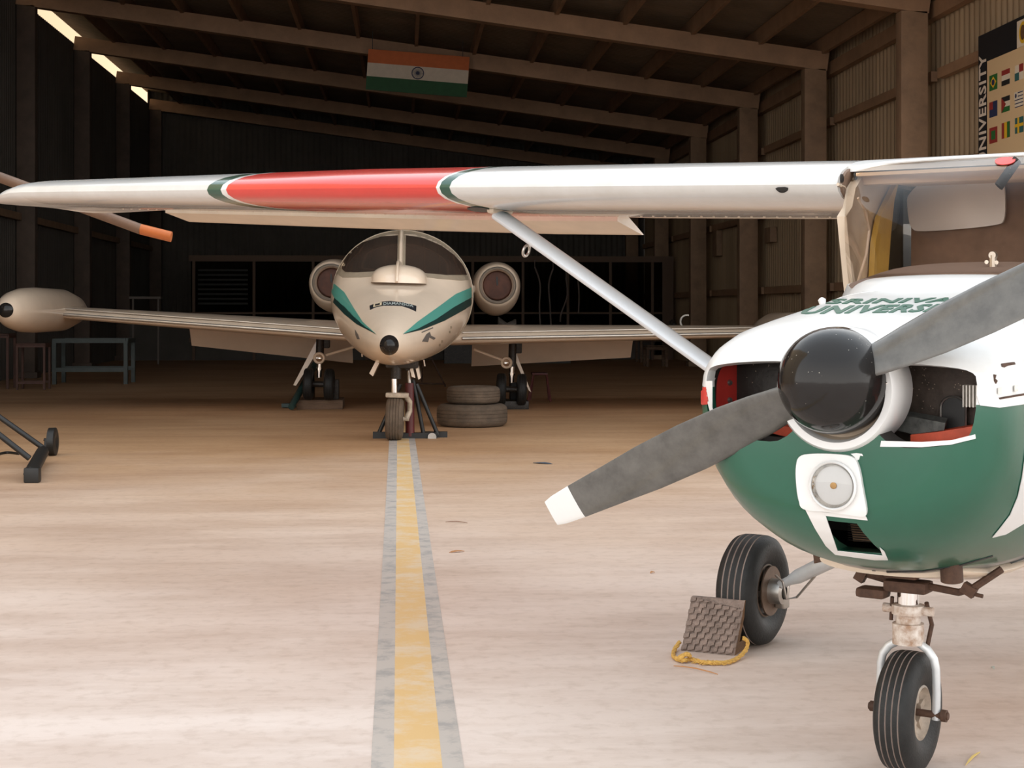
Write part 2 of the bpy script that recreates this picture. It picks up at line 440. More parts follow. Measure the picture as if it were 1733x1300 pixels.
# girts on the right wall
for z in (4.62, 3.3, 1.75):
    for i in range(len(FR) - 1):
        c = MB(); c.box((B + .19, (FR[i] + FR[i + 1]) / 2 + .12, z), (.09, FR[i + 1] - FR[i] - .26, .14)); trim(c, rafterm)
for z in (3.2,):
    for i in range(len(FR) - 1):
        c = MB(); c.box((-A - .30, (FR[i] + FR[i + 1]) / 2 + .12, z), (.09, FR[i + 1] - FR[i] - .26, .14)); trim(c, concrete)
c = MB(); c.box((B + .18, (FR[0] + BACK) / 2, 5.52), (.12, BACK - FR[0], .22)); trim(c, rafterm)
# wooden panel edge beside the columns of the right wall
# added wall, golden as if lit, seen through the left gap under the roof
c = MB(); c.box((-12.2, 70, 9), (.3, 130, 18)); trim(c, outerm)
# partition with glazed frame near the back
PY = 43.0
fr = MB()
def pz(py): return UN(682, py, 1, PY).z
def pxx(px): return UN(px, 524, 1, PY).x
fx0, fx1 = pxx(320), pxx(1140)
fr.box(((fx0 + fx1) / 2, PY, pz(438)), (fx1 - fx0, .1, .16)); fr.box(((fx0 + fx1) / 2, PY, pz(530)), (fx1 - fx0, .06, .05))
fr.box(((fx0 + fx1) / 2, PY, pz(575)), (fx1 - fx0, .1, .12))
for px in (328, 430, 530, 620, 800, 885, 961, 1033, 1104, 1130): fr.box((pxx(px), PY, pz(438) / 2), (.07 if px < 1120 else .3, .07, pz(438)))
framem = mat('window_frame_brown', (.12, .075, .05), .8)
wf = structure('window_1', fr, framem, smooth=False)
g = MB(); g.box(((fx0 + fx1) / 2, PY + .02, (pz(575) + pz(438)) / 2), (fx1 - fx0 - .1, .012, pz(438) - pz(575)))
dg_ = glass('dusty_pane', (.45, .42, .38), -.02, .4, 1.3)
g.build('window_pane', dg_, wf, smooth=False)
lv = MB()
for k in range(8): lv.box((pxx(378), PY - .1, pz(458 + k * 8)), (pxx(420) - pxx(336), .04, .05))
lv.build('louvre', mat('louvre_grey', (.03, .03, .027), .8), wf, smooth=False)
lw = MB(); lw.box(((-A + B) / 2, PY + .25, .55), (A + B, .1, 1.1)); structure('wall_partition', lw, backm, smooth=False)

# painted centre line
t = thing('floor_line', 'worn yellow floor line with dark grey borders running under the white jet', 'floor line', (.02, 10, 0))
def linemat(name, c1, c2, wear, sc):
    m = bpy.data.materials.new(name); m.use_nodes = True; nt = m.node_tree; b = nt.nodes['Principled BSDF']; b.inputs['Roughness'].default_value = .6
    tc = nt.nodes.new('ShaderNodeTexCoord'); n = nt.nodes.new('ShaderNodeTexNoise'); n.inputs['Scale'].default_value = sc; n.inputs['Detail'].default_value = 8; n.inputs['Roughness'].default_value = .7
    nt.links.new(tc.outputs['Object'], n.inputs['Vector'])
    r = nt.nodes.new('ShaderNodeValToRGB'); e = r.color_ramp.elements; e[0].position = wear; e[0].color = (*c2, 1); e[1].position = wear + .14; e[1].color = (*c1, 1)
    nt.links.new(n.outputs['Fac'], r.inputs[0]); nt.links.new(r.outputs[0], b.inputs['Base Color']); return m
ym = linemat('line_yellow', (.66, .43, .19), (.66, .50, .33), .40, 4)
gm = linemat('line_grey', (.34, .31, .285), (.48, .42, .37), .47, 7)
def strip(name, a0, a1, b0, b1, m, z):
    pts = []
    for yy in (1.5, 26):
        k = (yy - 15.97) / (4.73 - 15.97)
        pts.append((a0 + (a1 - a0) * k, yy)); pts.append((b0 + (b1 - b0) * k, yy))
    q = [(pts[0][0], pts[0][1]), (pts[1][0], pts[1][1]), (pts[3][0], pts[3][1]), (pts[2][0], pts[2][1])]
    s_ = MB(); s_.prism([(x, y, .0005) for x, y in q], (0, 0, z)); s_.build(name, m, t, smooth=False, origin=(.02, 10, 0))
strip('yellow_stripe', -.059, -.027, .065, .117, ym, .0015)
strip('grey_border', -.140, -.095, -.059, -.027, gm, .0012)
strip('grey_border', .065, .117, .130, .181, gm, .0012)

# ------------------------------------------------------------------ flag of India hung from the rafters
p = UN(622, 85, 1, 31.9)
fw, fh = 2.02, .81
base = UN(707, 124, 1, 31.9)
t = thing('flag_board', 'saffron white and green flag with blue wheel hung under the roof beams', 'flag', base)
rot = Matrix.Rotation(radians(4.0), 3, 'Y')
def fb(name, x0, x1, z0, z1, m, yoff=0, th=.02, par=None):
    q = MB(); q.box(((x0 + x1) / 2, yoff, (z0 + z1) / 2), (x1 - x0, th, z1 - z0)); q.v = [rot @ v for v in q.v]
    return q.build(name, m, par or t, smooth=False)
saff = mat('saffron_cloth', (.50, .125, .035), .8, var=.15); fwt = mat('white_cloth', (.56, .47, .37), .8, var=.12); fgr = mat('green_cloth', (.02, .08, .03), .8, var=.2)
fb('saffron_band', -fw / 2, fw / 2, fh / 6, fh / 2, saff); fb('white_band', -fw / 2, fw / 2, -fh / 6, fh / 6, fwt); fb('green_band', -fw / 2, fw / 2, -fh / 2, -fh / 6, fgr)
wh = MB(); R0 = .125
wh.lathe([(-.006, R0), (.006, R0), (.006, R0 - .018), (-.006, R0 - .018)], (0, -.014, 0), (0, 1, 0), 40, closed=True)
for k in range(24):
    a = k * pi / 12; wh.bar((0, -.014, 0), (cos(a) * R0 * .92, -.014, sin(a) * R0 * .92), .006, .007, up=(0, 1, 0))
wh.lathe([(-.008, 0), (-.008, .035), (.004, .035)], (0, -.014, 0), (0, 1, 0), 20)
wh.v = [rot @ v for v in wh.v]; wh.build('spoked_wheel', mat('navy_ink', (.02, .025, .06), .7), t)
hg = MB()
for sx in (-.9, .9):
    hg = MB(); hg.tube([(sx, .02, .35 - sx * .07), (sx, .02, .75 - sx * .1)], .006, 6); hg.build('hanging_wire', blacks, t)

# ------------------------------------------------------------------ university board on the right wall
WX = B + .12
pt = UN(1657, 62, 0, WX)
y1 = pt.y; top0 = pt.z; y0 = 16.6; bot = 2.5
t = thing('banner_board', 'large navy and cream university board with rows of small flags', 'sign board', (WX, (y0 + y1) / 2, bot))
O_ = t.location
def wb(name, ya, yb, za, zb, m, off, th=.02, par=None):
    q = MB(); q.box((WX - off, (ya + yb) / 2, (za + zb) / 2), (th, yb - ya, zb - za)); return q.build(name, m, par or t, smooth=False, origin=O_)
wb('navy_panel', y0, y1, bot, top0, navy, 0)
pl = UN(1673, 524, 0, WX).y
hz = UN(1673, 104, 0, WX).z
wb('cream_panel', y0 + .1, pl, bot + .05, hz, boardc, .012, .012)
v, f = text_geo('UNIVERSITY', .02, 1.08)
wd = max(p[0] for p in v) - min(p[0] for p in v)
yb = pl + .05; yt = y1 - .04
ztop = UN(1665, 93, 0, WX).z; zN = UN(1665, 257, 0, WX).z
L = (ztop - zN) / .885; z0t = ztop - L
x0 = min(p[0] for p in v); mh = max(p[1] for p in v)
tv = [(WX - .014, yb + (p[1] / mh) * (yt - yb), z0t + (p[0] - x0) / wd * L) for p in v]
# letters read upwards with their heads to the left: mirror across the strip
q = MB(); q.add(tv, f); q.add([(a - .004, b_, c_) for a, b_, c_ in tv], [g_[::-1] for g_ in f]); q.build('lettering', mat('letter_white', (.78, .68, .58), .6), t, smooth=False, origin=O_)
fc = {}
def flm(n, c): 
    if n not in fc: fc[n] = mat('flag_' + n, c, .7)
    return fc[n]
FG = flm('green', (.02, .14, .03)); FY = flm('yellow', (.75, .45, .02)); FBl = flm('blue', (.02, .03, .09)); FR_ = flm('red', (.30, .03, .025)); FW = flm('white', (.75, .65, .52)); FK = flm('black', (.012, .012, .012)); FT = flm('teal', (.03, .12, .12))
def flag(pxl, pxr, pyt, pyb, parts):
    ya = UN(pxl, 200, 0, WX).y; yb_ = UN(pxr, 200, 0, WX).y; zt = UN(pxl, pyt, 0, WX).z; zb = UN(pxl, pyb, 0, WX).z
    q = MB(); ms = []
    for (u0, u1, v0, v1, m, kind) in parts:
        if m not in ms: ms.append(m)
        i = ms.index(m); k = .020 + .002 * len(ms) if kind != 'b' else .020
        k = .020 + .0015 * parts.index((u0, u1, v0, v1, m, kind))
        a = ya + (yb_ - ya) * u0; b2 = ya + (yb_ - ya) * u1; c1 = zb + (zt - zb) * v0; c2 = zb + (zt - zb) * v1
        if kind == 'd': q.prism([(WX - k, (a + b2) / 2, c1), (WX - k, b2, (c1 + c2) / 2), (WX - k, (a + b2) / 2, c2), (WX - k, a, (c1 + c2) / 2)], (-.001, 0, 0), i)
        elif kind == 'o': q.prism([(WX - k, (a + b2) / 2 + (b2 - a) / 2 * cos(w * pi / 8), (c1 + c2) / 2 + (c2 - c1) / 2 * sin(w * pi / 8)) for w in range(16)], (-.001, 0, 0), i)
        elif kind == 't': q.prism([(WX - k, a, c1), (WX - k, b2, (c1 + c2) / 2), (WX - k, a, c2)], (-.001, 0, 0), i)
        else: q.box((WX - k, (a + b2) / 2, (c1 + c2) / 2), (.0012, abs(b2 - a), c2 - c1), None, i)
    q.build('small_flag', ms, t, smooth=False, origin=O_)
full = lambda m: (0, 1, 0, 1, m, 'b')
cols = [(1677, 1690.5), (1698, 1712), (1720.5, 1735)]; rows = [(129, 155), (174, 200), (217.5, 244)]
def fl(c, r, parts):
    dy = -(c) * 8.5; flag(*cols[c], rows[r][0] + dy, rows[r][1] + dy, parts)
fl(0, 0, [full(FG), (.12, .88, .12, .88, FY, 'd'), (.32, .68, .3, .7, FBl, 'o')])
fl(0, 1, [full(FBl), (0, .45, .5, 1, FR_, 'b')])
fl(0, 2, [full(FR_), (.25, .75, .22, .78, FG, 'b')])
fl(1, 0, [full(FW), (0, 1, .68, 1, FR_, 'b'), (0, 1, 0, .33, FK, 'b')])
fl(1, 1, [full(FW), (0, 1, .68, 1, FK, 'b'), (0, 1, 0, .33, FG, 'b'), (0, .55, 0, 1, FR_, 't')])
fl(1, 2, [full(FR_), (.33, .68, 0, 1, FY, 'b'), (.67, 1, 0, 1, FG, 'b')])
fl(2, 0, [full(FW), (.5, 1, .5, 1, FR_, 'b'), (0, .5, 0, .5, FT, 'b')])
fl(2, 1, [full(FW)] + [(0, 1, k / 9, k / 9 + .055, FBl, 'b') for k in (0, 2, 4, 6, 8)] + [(0, .4, .5, 1, FW, 'b'), (.1, .3, .6, .9, FBl, 'o')])
fl(2, 2, [full(FT), (.3, .5, 0, 1, FY, 'b'), (0, 1, .4, .6, FY, 'b')])
ya = UN(1724, 60, 0, WX).y; zt = UN(1724, 37, 0, WX).z; zb = UN(1724, 82, 0, WX).z
em = wb('crest_panel', ya - .45, ya, zb, zt, FW, .016, .012)
q = MB(); q.prism([(WX - .026, ya - .2 + .12 * cos(w * pi / 10), (zt + zb) / 2 + .13 * sin(w * pi / 10)) for w in range(20)], (-.002, 0, 0)); q.build('crest', FY, em, smooth=False, origin=O_)
q = MB(); q.prism([(WX - .03, ya - .2 + .07 * cos(w * pi / 10), (zt + zb) / 2 + .09 * sin(w * pi / 10)) for w in range(20)], (-.002, 0, 0)); q.build('crest_centre', brown, em, smooth=False, origin=O_)
# ================================================================== LIGHT AIRCRAFT (green and white, high wing)
CF = Frame(1.008, 3.974, 0, .636)
ce = thing('light_aircraft', 'green and white high wing propeller aeroplane with black spinner, right foreground', 'aeroplane')
CF.apply(ce)
HW = 1.172                                            # propeller axis height
WH, GR_, GY = WHITE, GREEN, (.05, .065, .065)
body_paint = banded('fuselage_paint', (-.02, -.03, 1, 0), [(.625, (.09, .10, .10)), (1.125, GR_), (99, WH)], rough=.3, coat=.22)

def section(u, a, zt, zb, zw, nt=2.6, nb=2.3, n=64, yc=0):
    r = []
    for j in range(n):
        t = 2 * pi * j / n; c, s = cos(t), sin(t)
        e = nt if s >= 0 else nb; h = (zt - zw) if s >= 0 else (zw - zb)
        r.append(Vector((u, yc + a * abs(c) ** (2 / e) * (1 if c >= 0 else -1), zw + h * abs(s) ** (2 / e) * (1 if s >= 0 else -1))))
    return r
ST = [(.225, .30, 1.222, .83, 1.09, 3.0, 2.1), (.236, .355, 1.245, .80, 1.10, 3.2, 2.1), (.262, .400, 1.268, .765, 1.10, 3.4, 2.15), (.30, .425, 1.288, .73, 1.10, 3.5, 2.2), (.36, .442, 1.308, .69, 1.10, 3.6, 2.25),
      (.46, .455, 1.330, .65, 1.10, 3.8, 2.3), (.62, .465, 1.355, .61, 1.08, 3.8, 2.35), (.85, .475, 1.388, .575, 1.06, 3.7, 2.4), (1.10, .485, 1.424, .56, 1.05, 3.6, 2.4)]
cowl_out = MB().loft([section(*s) for s in ST])
cowl = cowl_out.build('engine_cowling', [body_paint, darkm, white], ce)
full_bvh = bvh_of(cowl)
cut = []
def cutter(mb): o = mb.build('c', darkm); o.data.materials.clear(); o.data.materials.append(body_paint); o.matrix_world = CF.M; cut.append(o)
# inner cavity behind the face
ins = MB().loft([section(s[0], s[1] - .035, s[2] - .035, s[3] + .035, s[4], s[5], s[6]) for s in ST[3:]] + [section(1.2, .44, 1.39, .6, 1.05)])
cutter(ins)
# inlet openings (rounded), one each side of the ring
def rrect(y0, y1, z0, z1, r, u, n=5):
    pts = []
    for cy, cz, a0 in ((y1 - r, z1 - r, 0), (y0 + r, z1 - r, pi / 2), (y0 + r, z0 + r, pi), (y1 - r, z0 + r, 3 * pi / 2)):
        for k in range(n + 1):
            a = a0 + pi / 2 * k / n; pts.append(Vector((u, cy + r * cos(a), cz + r * sin(a))))
    return pts
def inlet_poly(u, s, g=0):
    # front outline of an air inlet; s=+1 photo-left, -1 photo-right
    dw = .012 if s > 0 else -.012
    P = [(.10, 1.214), (.20, 1.216), (.31, 1.209), (.362 + dw, 1.200), (.377 + dw, 1.185), (.377 + dw, 1.12), (.368 + dw, 1.06), (.35 + dw, 1.026), (.28, 1.016), (.20, 1.006), (.155, 1.012), (.10, 1.06)]
    P = smooth_poly([(y, z) for y, z in P], 1)
    return [Vector((u, s * y * (1 + g) - s * g * .24, z + (z - 1.11) * g)) for y, z in P]
for s in (1, -1):
    c = MB(); A_ = inlet_poly(.15, s, .12); B_ = inlet_poly(.30, s, -.02); C_ = inlet_poly(.37, s, -.02); c.loft([A_, B_, C_]); cutter(c)
c = MB(); c.lathe([(.1, 0), (.1, .152), (.36, .152), (.36, 0)], (0, 0, HW - .024), (1, 0, 0), 48); cutter(c)
# lower vent behind the landing light
vp = [CF.at(*p, 0, .33) for p in ((1398, 872), (1470, 880), (1493, 938), (1418, 931))]
vd = [(-.25, 0, .10), (.3, 0, -.12)]
c = MB(); c.loft([[p + Vector((-.3, 0, .0)) for p in vp], [p + Vector((.2, 0, 0)) for p in vp]]); cutter(c)
apply_bools(cowl, cut)
cowl.data.materials.clear(); cowl.data.materials.append(body_paint); cowl.data.materials.append(mat('dark_inside', (.022, .018, .015), .8))  # near-black colour for the inner cowling faces
for p_ in cowl.data.polygons:
    nr_ = full_bvh.find_nearest(p_.center)
    p_.material_index = 1 if nr_[3] is not None and nr_[3] > .031 else 0

# air inlets: white nose ring, baffles, engine cylinders behind
rg = MB(); rg.lathe([(.232, .134), (.216, .140), (.214, .158), (.226, .166), (.30, .167), (.36, .165), (.36, .136), (.30, .132)], (0, 0, HW - .024), (1, 0, 0), 64, closed=True)
q = MB(); q.lathe([(.235, .136), (.262, .128), (.275, .09), (.275, 0)], (0, 0, HW - .024), (1, 0, 0), 48); q.build('nose_plate', cream, ce)
rg.build('nose_ring', white, ce, label='white ring around the spinner')
for s in (1, -1):
    e = MB()
    e.box((.50, s * .235, 1.11), (.02, .36, .27), None, 0, .008)
    eo = e.build('engine_baffle', enginem, ce)
    cy = MB()
    for k in range(9): cy.lathe([(0, .0), (0, .075), (.006, .075), (.006, 0)], (.46, s * (.20 + k * .018), 1.135), (0, 1, 0), 24)
    cy.lathe([(-.1, 0), (-.1, .055), (.1, .055), (.1, 0)], (.455, s * .27, 1.135), (0, 1, 0), 20)
    if s > 0:
        q = MB(); q.box((.455, .262, 1.115), (.06, .245, .21), None, 0, .025)
        for k in range(26): q.lathe([(0, .0), (.003, .002), (.004, 0)], (.41, .18 + random.random() * .17, 1.03 + random.random() * .16), (-1, 0, 0), 6)
        q.build('oil_cooler', darkm, ce)
    else:
        cy = MB(); a_ = CF.at(1628, 652, 0, .43); b_ = CF.at(1662, 690, 0, .43)
        for k in range(6): cy.box((.44, a_.y + (b_.y - a_.y) * (k + .5) / 6, (a_.z + b_.z) / 2), (.03, .0025, a_.z - b_.z), None, 0)
        cy.box((.455, (a_.y + b_.y) / 2, (a_.z + b_.z) / 2), (.01, abs(a_.y - b_.y), a_.z - b_.z))
        cy.build('cylinder_fins', steel, ce)
    # red rubber seal along the lower lip and the outer side
    sl = MB(); P = [(.385, s * y, z) for y, z in ((.365, 1.06), (.345, 1.048), (.29, 1.036), (.22, 1.022), (.15, 1.012))]
    sl.loft([[Vector(p) + Vector((0, 0, -.016)), Vector(p) + Vector((0, 0, .012)), Vector(p) + Vector((.07, 0, .016)), Vector(p) + Vector((.07, 0, -.012))] for p in P])
    sl.build('rubber_seal', orange, ce)
    sl = MB(); sl.loft([[Vector((.34, s * .405, z)), Vector((.35, s * .41, z)), Vector((.47, s * .372, z)), Vector((.46, s * .368, z))] for z in (1.02, 1.2)])
    for k in (0, 1, 2): sl.lathe([(0, 0), (0, .009), (.006, .006), (.007, 0)], (.40, s * .386, 1.05 + k * .05), (-.4, -s, 0), 10, mi=1)
    sl.build('side_baffle', [redp, steel], ce)
# arched opening in the right baffle
arc_ = CF.at(1613, 690, 0, .455); ar = MB(); ap = [(1.04 - 0, -.285), (1.11, -.285)] ; P = []
for k in range(9):
    a = pi * k / 8; P.append(Vector((.455, arc_.y + .034 * cos(a), arc_.z + .03 * sin(a))))
P = [Vector((.455, arc_.y + .034, 1.03))] + P + [Vector((.455, arc_.y - .034, 1.03))]
ar.tube(P, .0035, 6); ar.prism([p + Vector((.004, 0, 0)) for p in P], (.002, 0, 0), 1); ar.build('baffle_arch', [steel, blacks], ce)
ps = MB(); ps.lathe([(0, .004), (.004, .004)], (.40, 0, 0), (1, 0, 0), 6)
pp = [CF.at(*p, 0, .40) for p in ((1512, 700), (1600, 716), (1598, 728), (1545, 735), (1508, 726))]
ps = MB(); ps.prism(pp, (.02, 0, .012)); ps.build('scuffed_plate', mat('scuffed_grey', (.13, .13, .12), .5, metal=.4, var=.6, vscale=40), ce)

# white lip under the inlets, flange joint band and red patch on the photo-left side
def cdecal(name, poly, m, off=.003, step=4, bvh=None, parent=None, label=None, thick=.002):
    return CF.decal(name, poly, bvh or full_bvh, off, m, parent or ce, step, label=label, thick=thick)
cdecal('lip_stripe', [(1492, 746), (1560, 748), (1610, 745), (1650, 735), (1651, 742), (1612, 752), (1560, 757), (1490, 756)], white, .003, 3, label='white stripe under the right air inlet')
cdecal('joint_stripe', [(1652, 668), (1700, 672), (1760, 660), (1800, 655), (1800, 668), (1740, 683), (1690, 690), (1658, 686)], white, .004, 4)
cdecal('red_patch', [(1181, 657), (1197, 655), (1202, 684), (1184, 686)], redp, .004, 3, label='red patch on the green cowling edge')
cdecal('lip_stripe', [(1196, 645), (1207, 645), (1207, 690), (1211, 702), (1205, 703), (1199, 680)], white, .004, 2.5)
# landing light housing
hp = smooth_poly([(1349, 790), (1354, 770), (1380, 767), (1420, 768), (1448, 772), (1457, 792), (1463, 830), (1469, 860), (1468, 873), (1440, 869), (1400, 863), (1362, 861), (1354, 848), (1350, 820)], 2)
housing = cdecal('light_housing', hp, white, .012, 4, label='white surround of the landing light', thick=.014)
cvh = bvh_of(housing)
lc, ln = CF.caster(cvh)(1411, 822)
axd = (Vector((-1, 0, .02)) + ln * .35).normalized()
lt = MB(); lt.lathe([(0, .060), (.010, .066), (.020, .066), (.024, .062), (.018, .057), (.0, .056)], lc - axd * .008, axd, 40); lt.build('light_bezel', white, ce)
lt = MB(); lt.lathe([(-.062 + .062 * (r / .057) ** 2, r) for r in (0, .01, .02, .03, .04, .05, .057)], lc + axd * .012, axd, 40)
lr = lt.build('light_reflector', facet, ce)
lt = MB(); lt.lathe([(.006, 0), (.006, .02), (.003, .045), (0, .057)], lc + axd * .013, axd, 40); lt.build('light_lens', glass('clear_lens', (.95, .95, .95), .0), ce)
lt = MB(); lt.lathe([(-.03, 0), (-.03, .008), (-.008, .009), (-.006, 0)], lc + axd * .012, axd, 12); lt.build('light_bulb', mat('bulb_holder', (.45, .25, .08), .4, metal=.5), ce)
cdecal('chipped_paint', [(1440, 768), (1449, 767), (1459, 768), (1461, 772), (1456, 771), (1454, 778), (1449, 780), (1447, 774)], white, .002, 2.5)
# vent frame
cdecal('vent_frame', [(1364, 862), (1396, 866), (1398, 872), (1418, 931), (1494, 939), (1489, 925), (1497, 932), (1503, 946), (1480, 946), (1414, 937), (1398, 922), (1380, 893)], white, .004, 3)
cdecal('vent_frame', [(1396, 866), (1466, 873), (1469, 880), (1396, 872)], white, .004, 2.5)
bx = MB(); c0 = sum(vp, Vector()) / 4
rad = MB(); rd = [CF.at(*p, 0, .46) for p in ((1436, 868), (1500, 874), (1510, 920), (1444, 916))]
rad.loft([[rd[i] + Vector((.0, 0, 0)) for i in range(4)], [p + Vector((.03, 0, 0)) for p in rd]])
for k in range(12):
    z = rd[3].z + (rd[0].z - rd[3].z) * (k + .5) / 12; rad.box((.457, (rd[0].y + rd[1].y) / 2, z), (.006, abs(rd[0].y - rd[1].y), .002), mi=1)
rad.build('radiator_core', [mat('tan_radiator', (.32, .19, .10), .6, var=.3, vscale=60), darkm], ce)
bk = MB(); bk.box((.56, 0, .85), (.02, .36, .24)); bk.build('cowling_bulkhead', darkm, ce)
# hinge latches and scars on the cowling side
cdecal('paint_scar', [(1694, 616), (1716, 613), (1718, 617), (1706, 619), (1700, 622), (1695, 621)], rusty, .002, 2)
cdecal('paint_scar', [(1688, 673), (1740, 664), (1790, 658), (1790, 661), (1730, 669), (1690, 676)], rusty, .006, 2)
for x, y in ((1690, 662), (1717, 658)): cdecal('fastener', [(x - 3, y - 5), (x + 3, y - 6), (x + 3, y + 4), (x - 3, y + 5)], steel, .005, 2)
cdecal('paint_scar', [(1681, 634), (1686, 635), (1684, 641), (1688, 645), (1685, 650), (1682, 645)], rusty, .002, 2)
# swoosh
cdecal('white_swoosh', [(1678.5, 908.5), (1692, 892), (1708, 871), (1721, 840), (1728, 808), (1733, 772), (1741, 720), (1790, 700), (1790, 860), (1733, 884), (1701, 903)], white, .004, 5, label='white swoosh on the green side')
# lower cowl: grey belly line
cdecal('seam', [(1440, 962), (1500, 967), (1560, 966), (1620, 957), (1680, 940), (1680, 941.5), (1620, 958.8), (1560, 967.6), (1500, 968.6), (1440, 963.8)], blacks, .0025, 3)

# writing on the top of the cowling, letters lying back on the curved skin
def cowl_text(body, y_left, y_right, u0, u1, bold=.015):
    v, f = text_geo(body, bold, 1.05); v, f = subdiv2(v, f, .12)
    x0 = min(p[0] for p in v); x1 = max(p[0] for p in v); h = max(p[1] for p in v)
    def fn(x, y):
        Y = y_left + (x - x0) / (x1 - x0) * (y_right - y_left) ; U = u0 + (u1 - u0) * y / h
        Y -= .3 * (U - u0)
        hh = full_bvh.ray_cast(Vector((U, Y, 3)), Vector((0, 0, -1)))
        return None if hh[0] is None else (hh[0], hh[1] if hh[1].z > 0 else -hh[1])
    patch('lettering', v, f, fn, .003, mat('green_lettering', (.01, .09, .05), .4), ce, thick=.002)
TXT = [('UNIVERSITY', 1350, 531.5, 291, -5, 24, 12.5), ('SRINIVAS', 1396, 514.5, 236, -3, 16, 7.5)]
def cowl_text2(body, px, py, w_, dy, sh, h_):
    v, f = text_geo(body, .034, 1.10); v, f = subdiv2(v, f, .12)
    x0 = min(p[0] for p in v); x1 = max(p[0] for p in v); hh = max(p[1] for p in v)
    fn = lambda x, y: CF.caster(full_bvh)(px + (x - x0) / (x1 - x0) * w_ + sh * y / hh, py + dy * (x - x0) / (x1 - x0) - h_ * y / hh)
    patch('lettering', v, f, fn, .0025, mat('green_lettering', (.01, .09, .05), .4), ce, thick=.002)
for a in TXT: cowl_text2(*a)

# ---- spinner and propeller
sp = MB(); prof = []
for k in range(15):
    a = k / 14 * pi / 2; prof.append((.235 - .185 * cos(a) ** .85, .143 * sin(a) ** .92))
prof[0] = (.05, 0); prof += [(.245, .143), (.245, 0)]
sp.lathe(prof, (0, 0, HW), (1, 0, 0), 56); spn = sp.build('spinner', blackp, ce, ang=50, label='glossy black spinner')
for s in (1, -1):
    q = MB(); q.lathe([(0, 0), (0, .004), (.003, .003), (.0035, 0)], (.215, s * .143, HW + s * .003), (0, s, 0), 8); q.build('screw', chrome, spn)
ANG = .442
S = Vector((0, cos(ANG), -sin(ANG))); N = Vector((0, sin(ANG), cos(ANG)))   # span and in-plane chord direction
AX = Vector((1, 0, 0))
def blade(sgn, white_tip):
    PR = [(.09, .100, .05, 46), (.15, .118, .044, 41), (.22, .134, .036, 36), (.32, .148, .028, 31), (.45, .152, .022, 27), (.60, .142, .017, 23), (.74, .120, .013, 19), (.86, .104, .010, 17), (.925, .092, .008, 16), (.955, .078, .006, 16)]
    def ring(r, c, t, p):
        p = radians(p); cd = N * (cos(p) * sgn) + AX * (-sin(p)); th = AX * cos(p) + N * (sin(p) * sgn); o = []
        for j in range(20):
            a = 2 * pi * j / 20; x = cos(a); y = sin(a)
            o.append(Vector((.20, 0, HW)) + S * (sgn * r) + cd * (c / 2 * x) + th * (t / 2 * y * (1 - .35 * x)))
        return o
    m = MB(); a = MB()
    k = len(PR) if not white_tip else 8
    m.loft([ring(*p) for p in PR[:k]] if not white_tip else [ring(*p) for p in PR[:8]])
    bl = m.build('propeller_blade', prop_m, ce, ang=60)
    if white_tip:
        a.loft([ring(*p) for p in PR[7:]]); a.build('blade_tip', white, bl, label='white painted blade tip')
    return bl
blade(1, True); blade(-1, True)

# ---- fuselage behind the firewall
FS = [(1.10, .487, 1.425, .555, 1.05, 3.6, 2.4), (1.20, .49, 1.438, .55, 1.05, 3.6, 2.5), (1.40, .50, 1.448, .545, 1.05, 3.8, 2.6), (1.75, .52, 1.46, .545, 1.05, 5, 2.6), (2.9, .52, 1.46, .56, 1.05, 5, 2.6)]
fus_paint = banded('cabin_paint', (-.02, 0, 1, 0), [(.60, (.09, .10, .10)), (.90, GR_), (99, WH)], rough=.3, coat=.3)
fm_ = MB().loft([section(*s) for s in FS] + [section(3.3, .47, 1.72, .62, 1.15), section(4.2, .33, 1.62, .82, 1.22, 2.2, 2.2), (section(6.6, .07, 1.45, 1.15, 1.3, 2, 2))])
fus = fm_.build('fuselage', fus_paint, ce); fus_bvh = bvh_of(fus)
bl_ = MB(); bl_.loft([section(u, a * .5, zb + .055, zb - .012, zb + .02, 2.2, 2.2, 32) for (u, a, zt, zb, zw, n1, n2) in ((.62, .40, 0, .612, 0, 0, 0), (.85, .47, 0, .575, 0, 0, 0), (1.1, .475, 0, .556, 0, 0, 0), (1.6, .5, 0, .545, 0, 0, 0), (2.6, .5, 0, .552, 0, 0, 0))])
bl_.build('belly_strip', cream, ce, label='cream belly strip under the nose')
fin = MB(); fin.loft([[Vector((x0, -.03 * w, z)), Vector((x0, .03 * w, z)), Vector((x1, .03 * w, z)), Vector((x1, -.03 * w, z))] for x0, x1, z, w in ((5.3, 6.6, 1.4, 1), (6.0, 6.9, 2.35, .5))]); fin.build('tail_fin', white, ce)
for s in (1, -1):
    q = MB(); q.loft([[Vector((x0, s * y, 1.4)), Vector(((x0 + x1) / 2, s * y, 1.44)), Vector((x1, s * y, 1.4)), Vector(((x0 + x1) / 2, s * y, 1.37))] for x0, x1, y in ((5.8, 6.8, .05), (6.1, 6.8, 1.45))]); q.build('tailplane', white, ce)
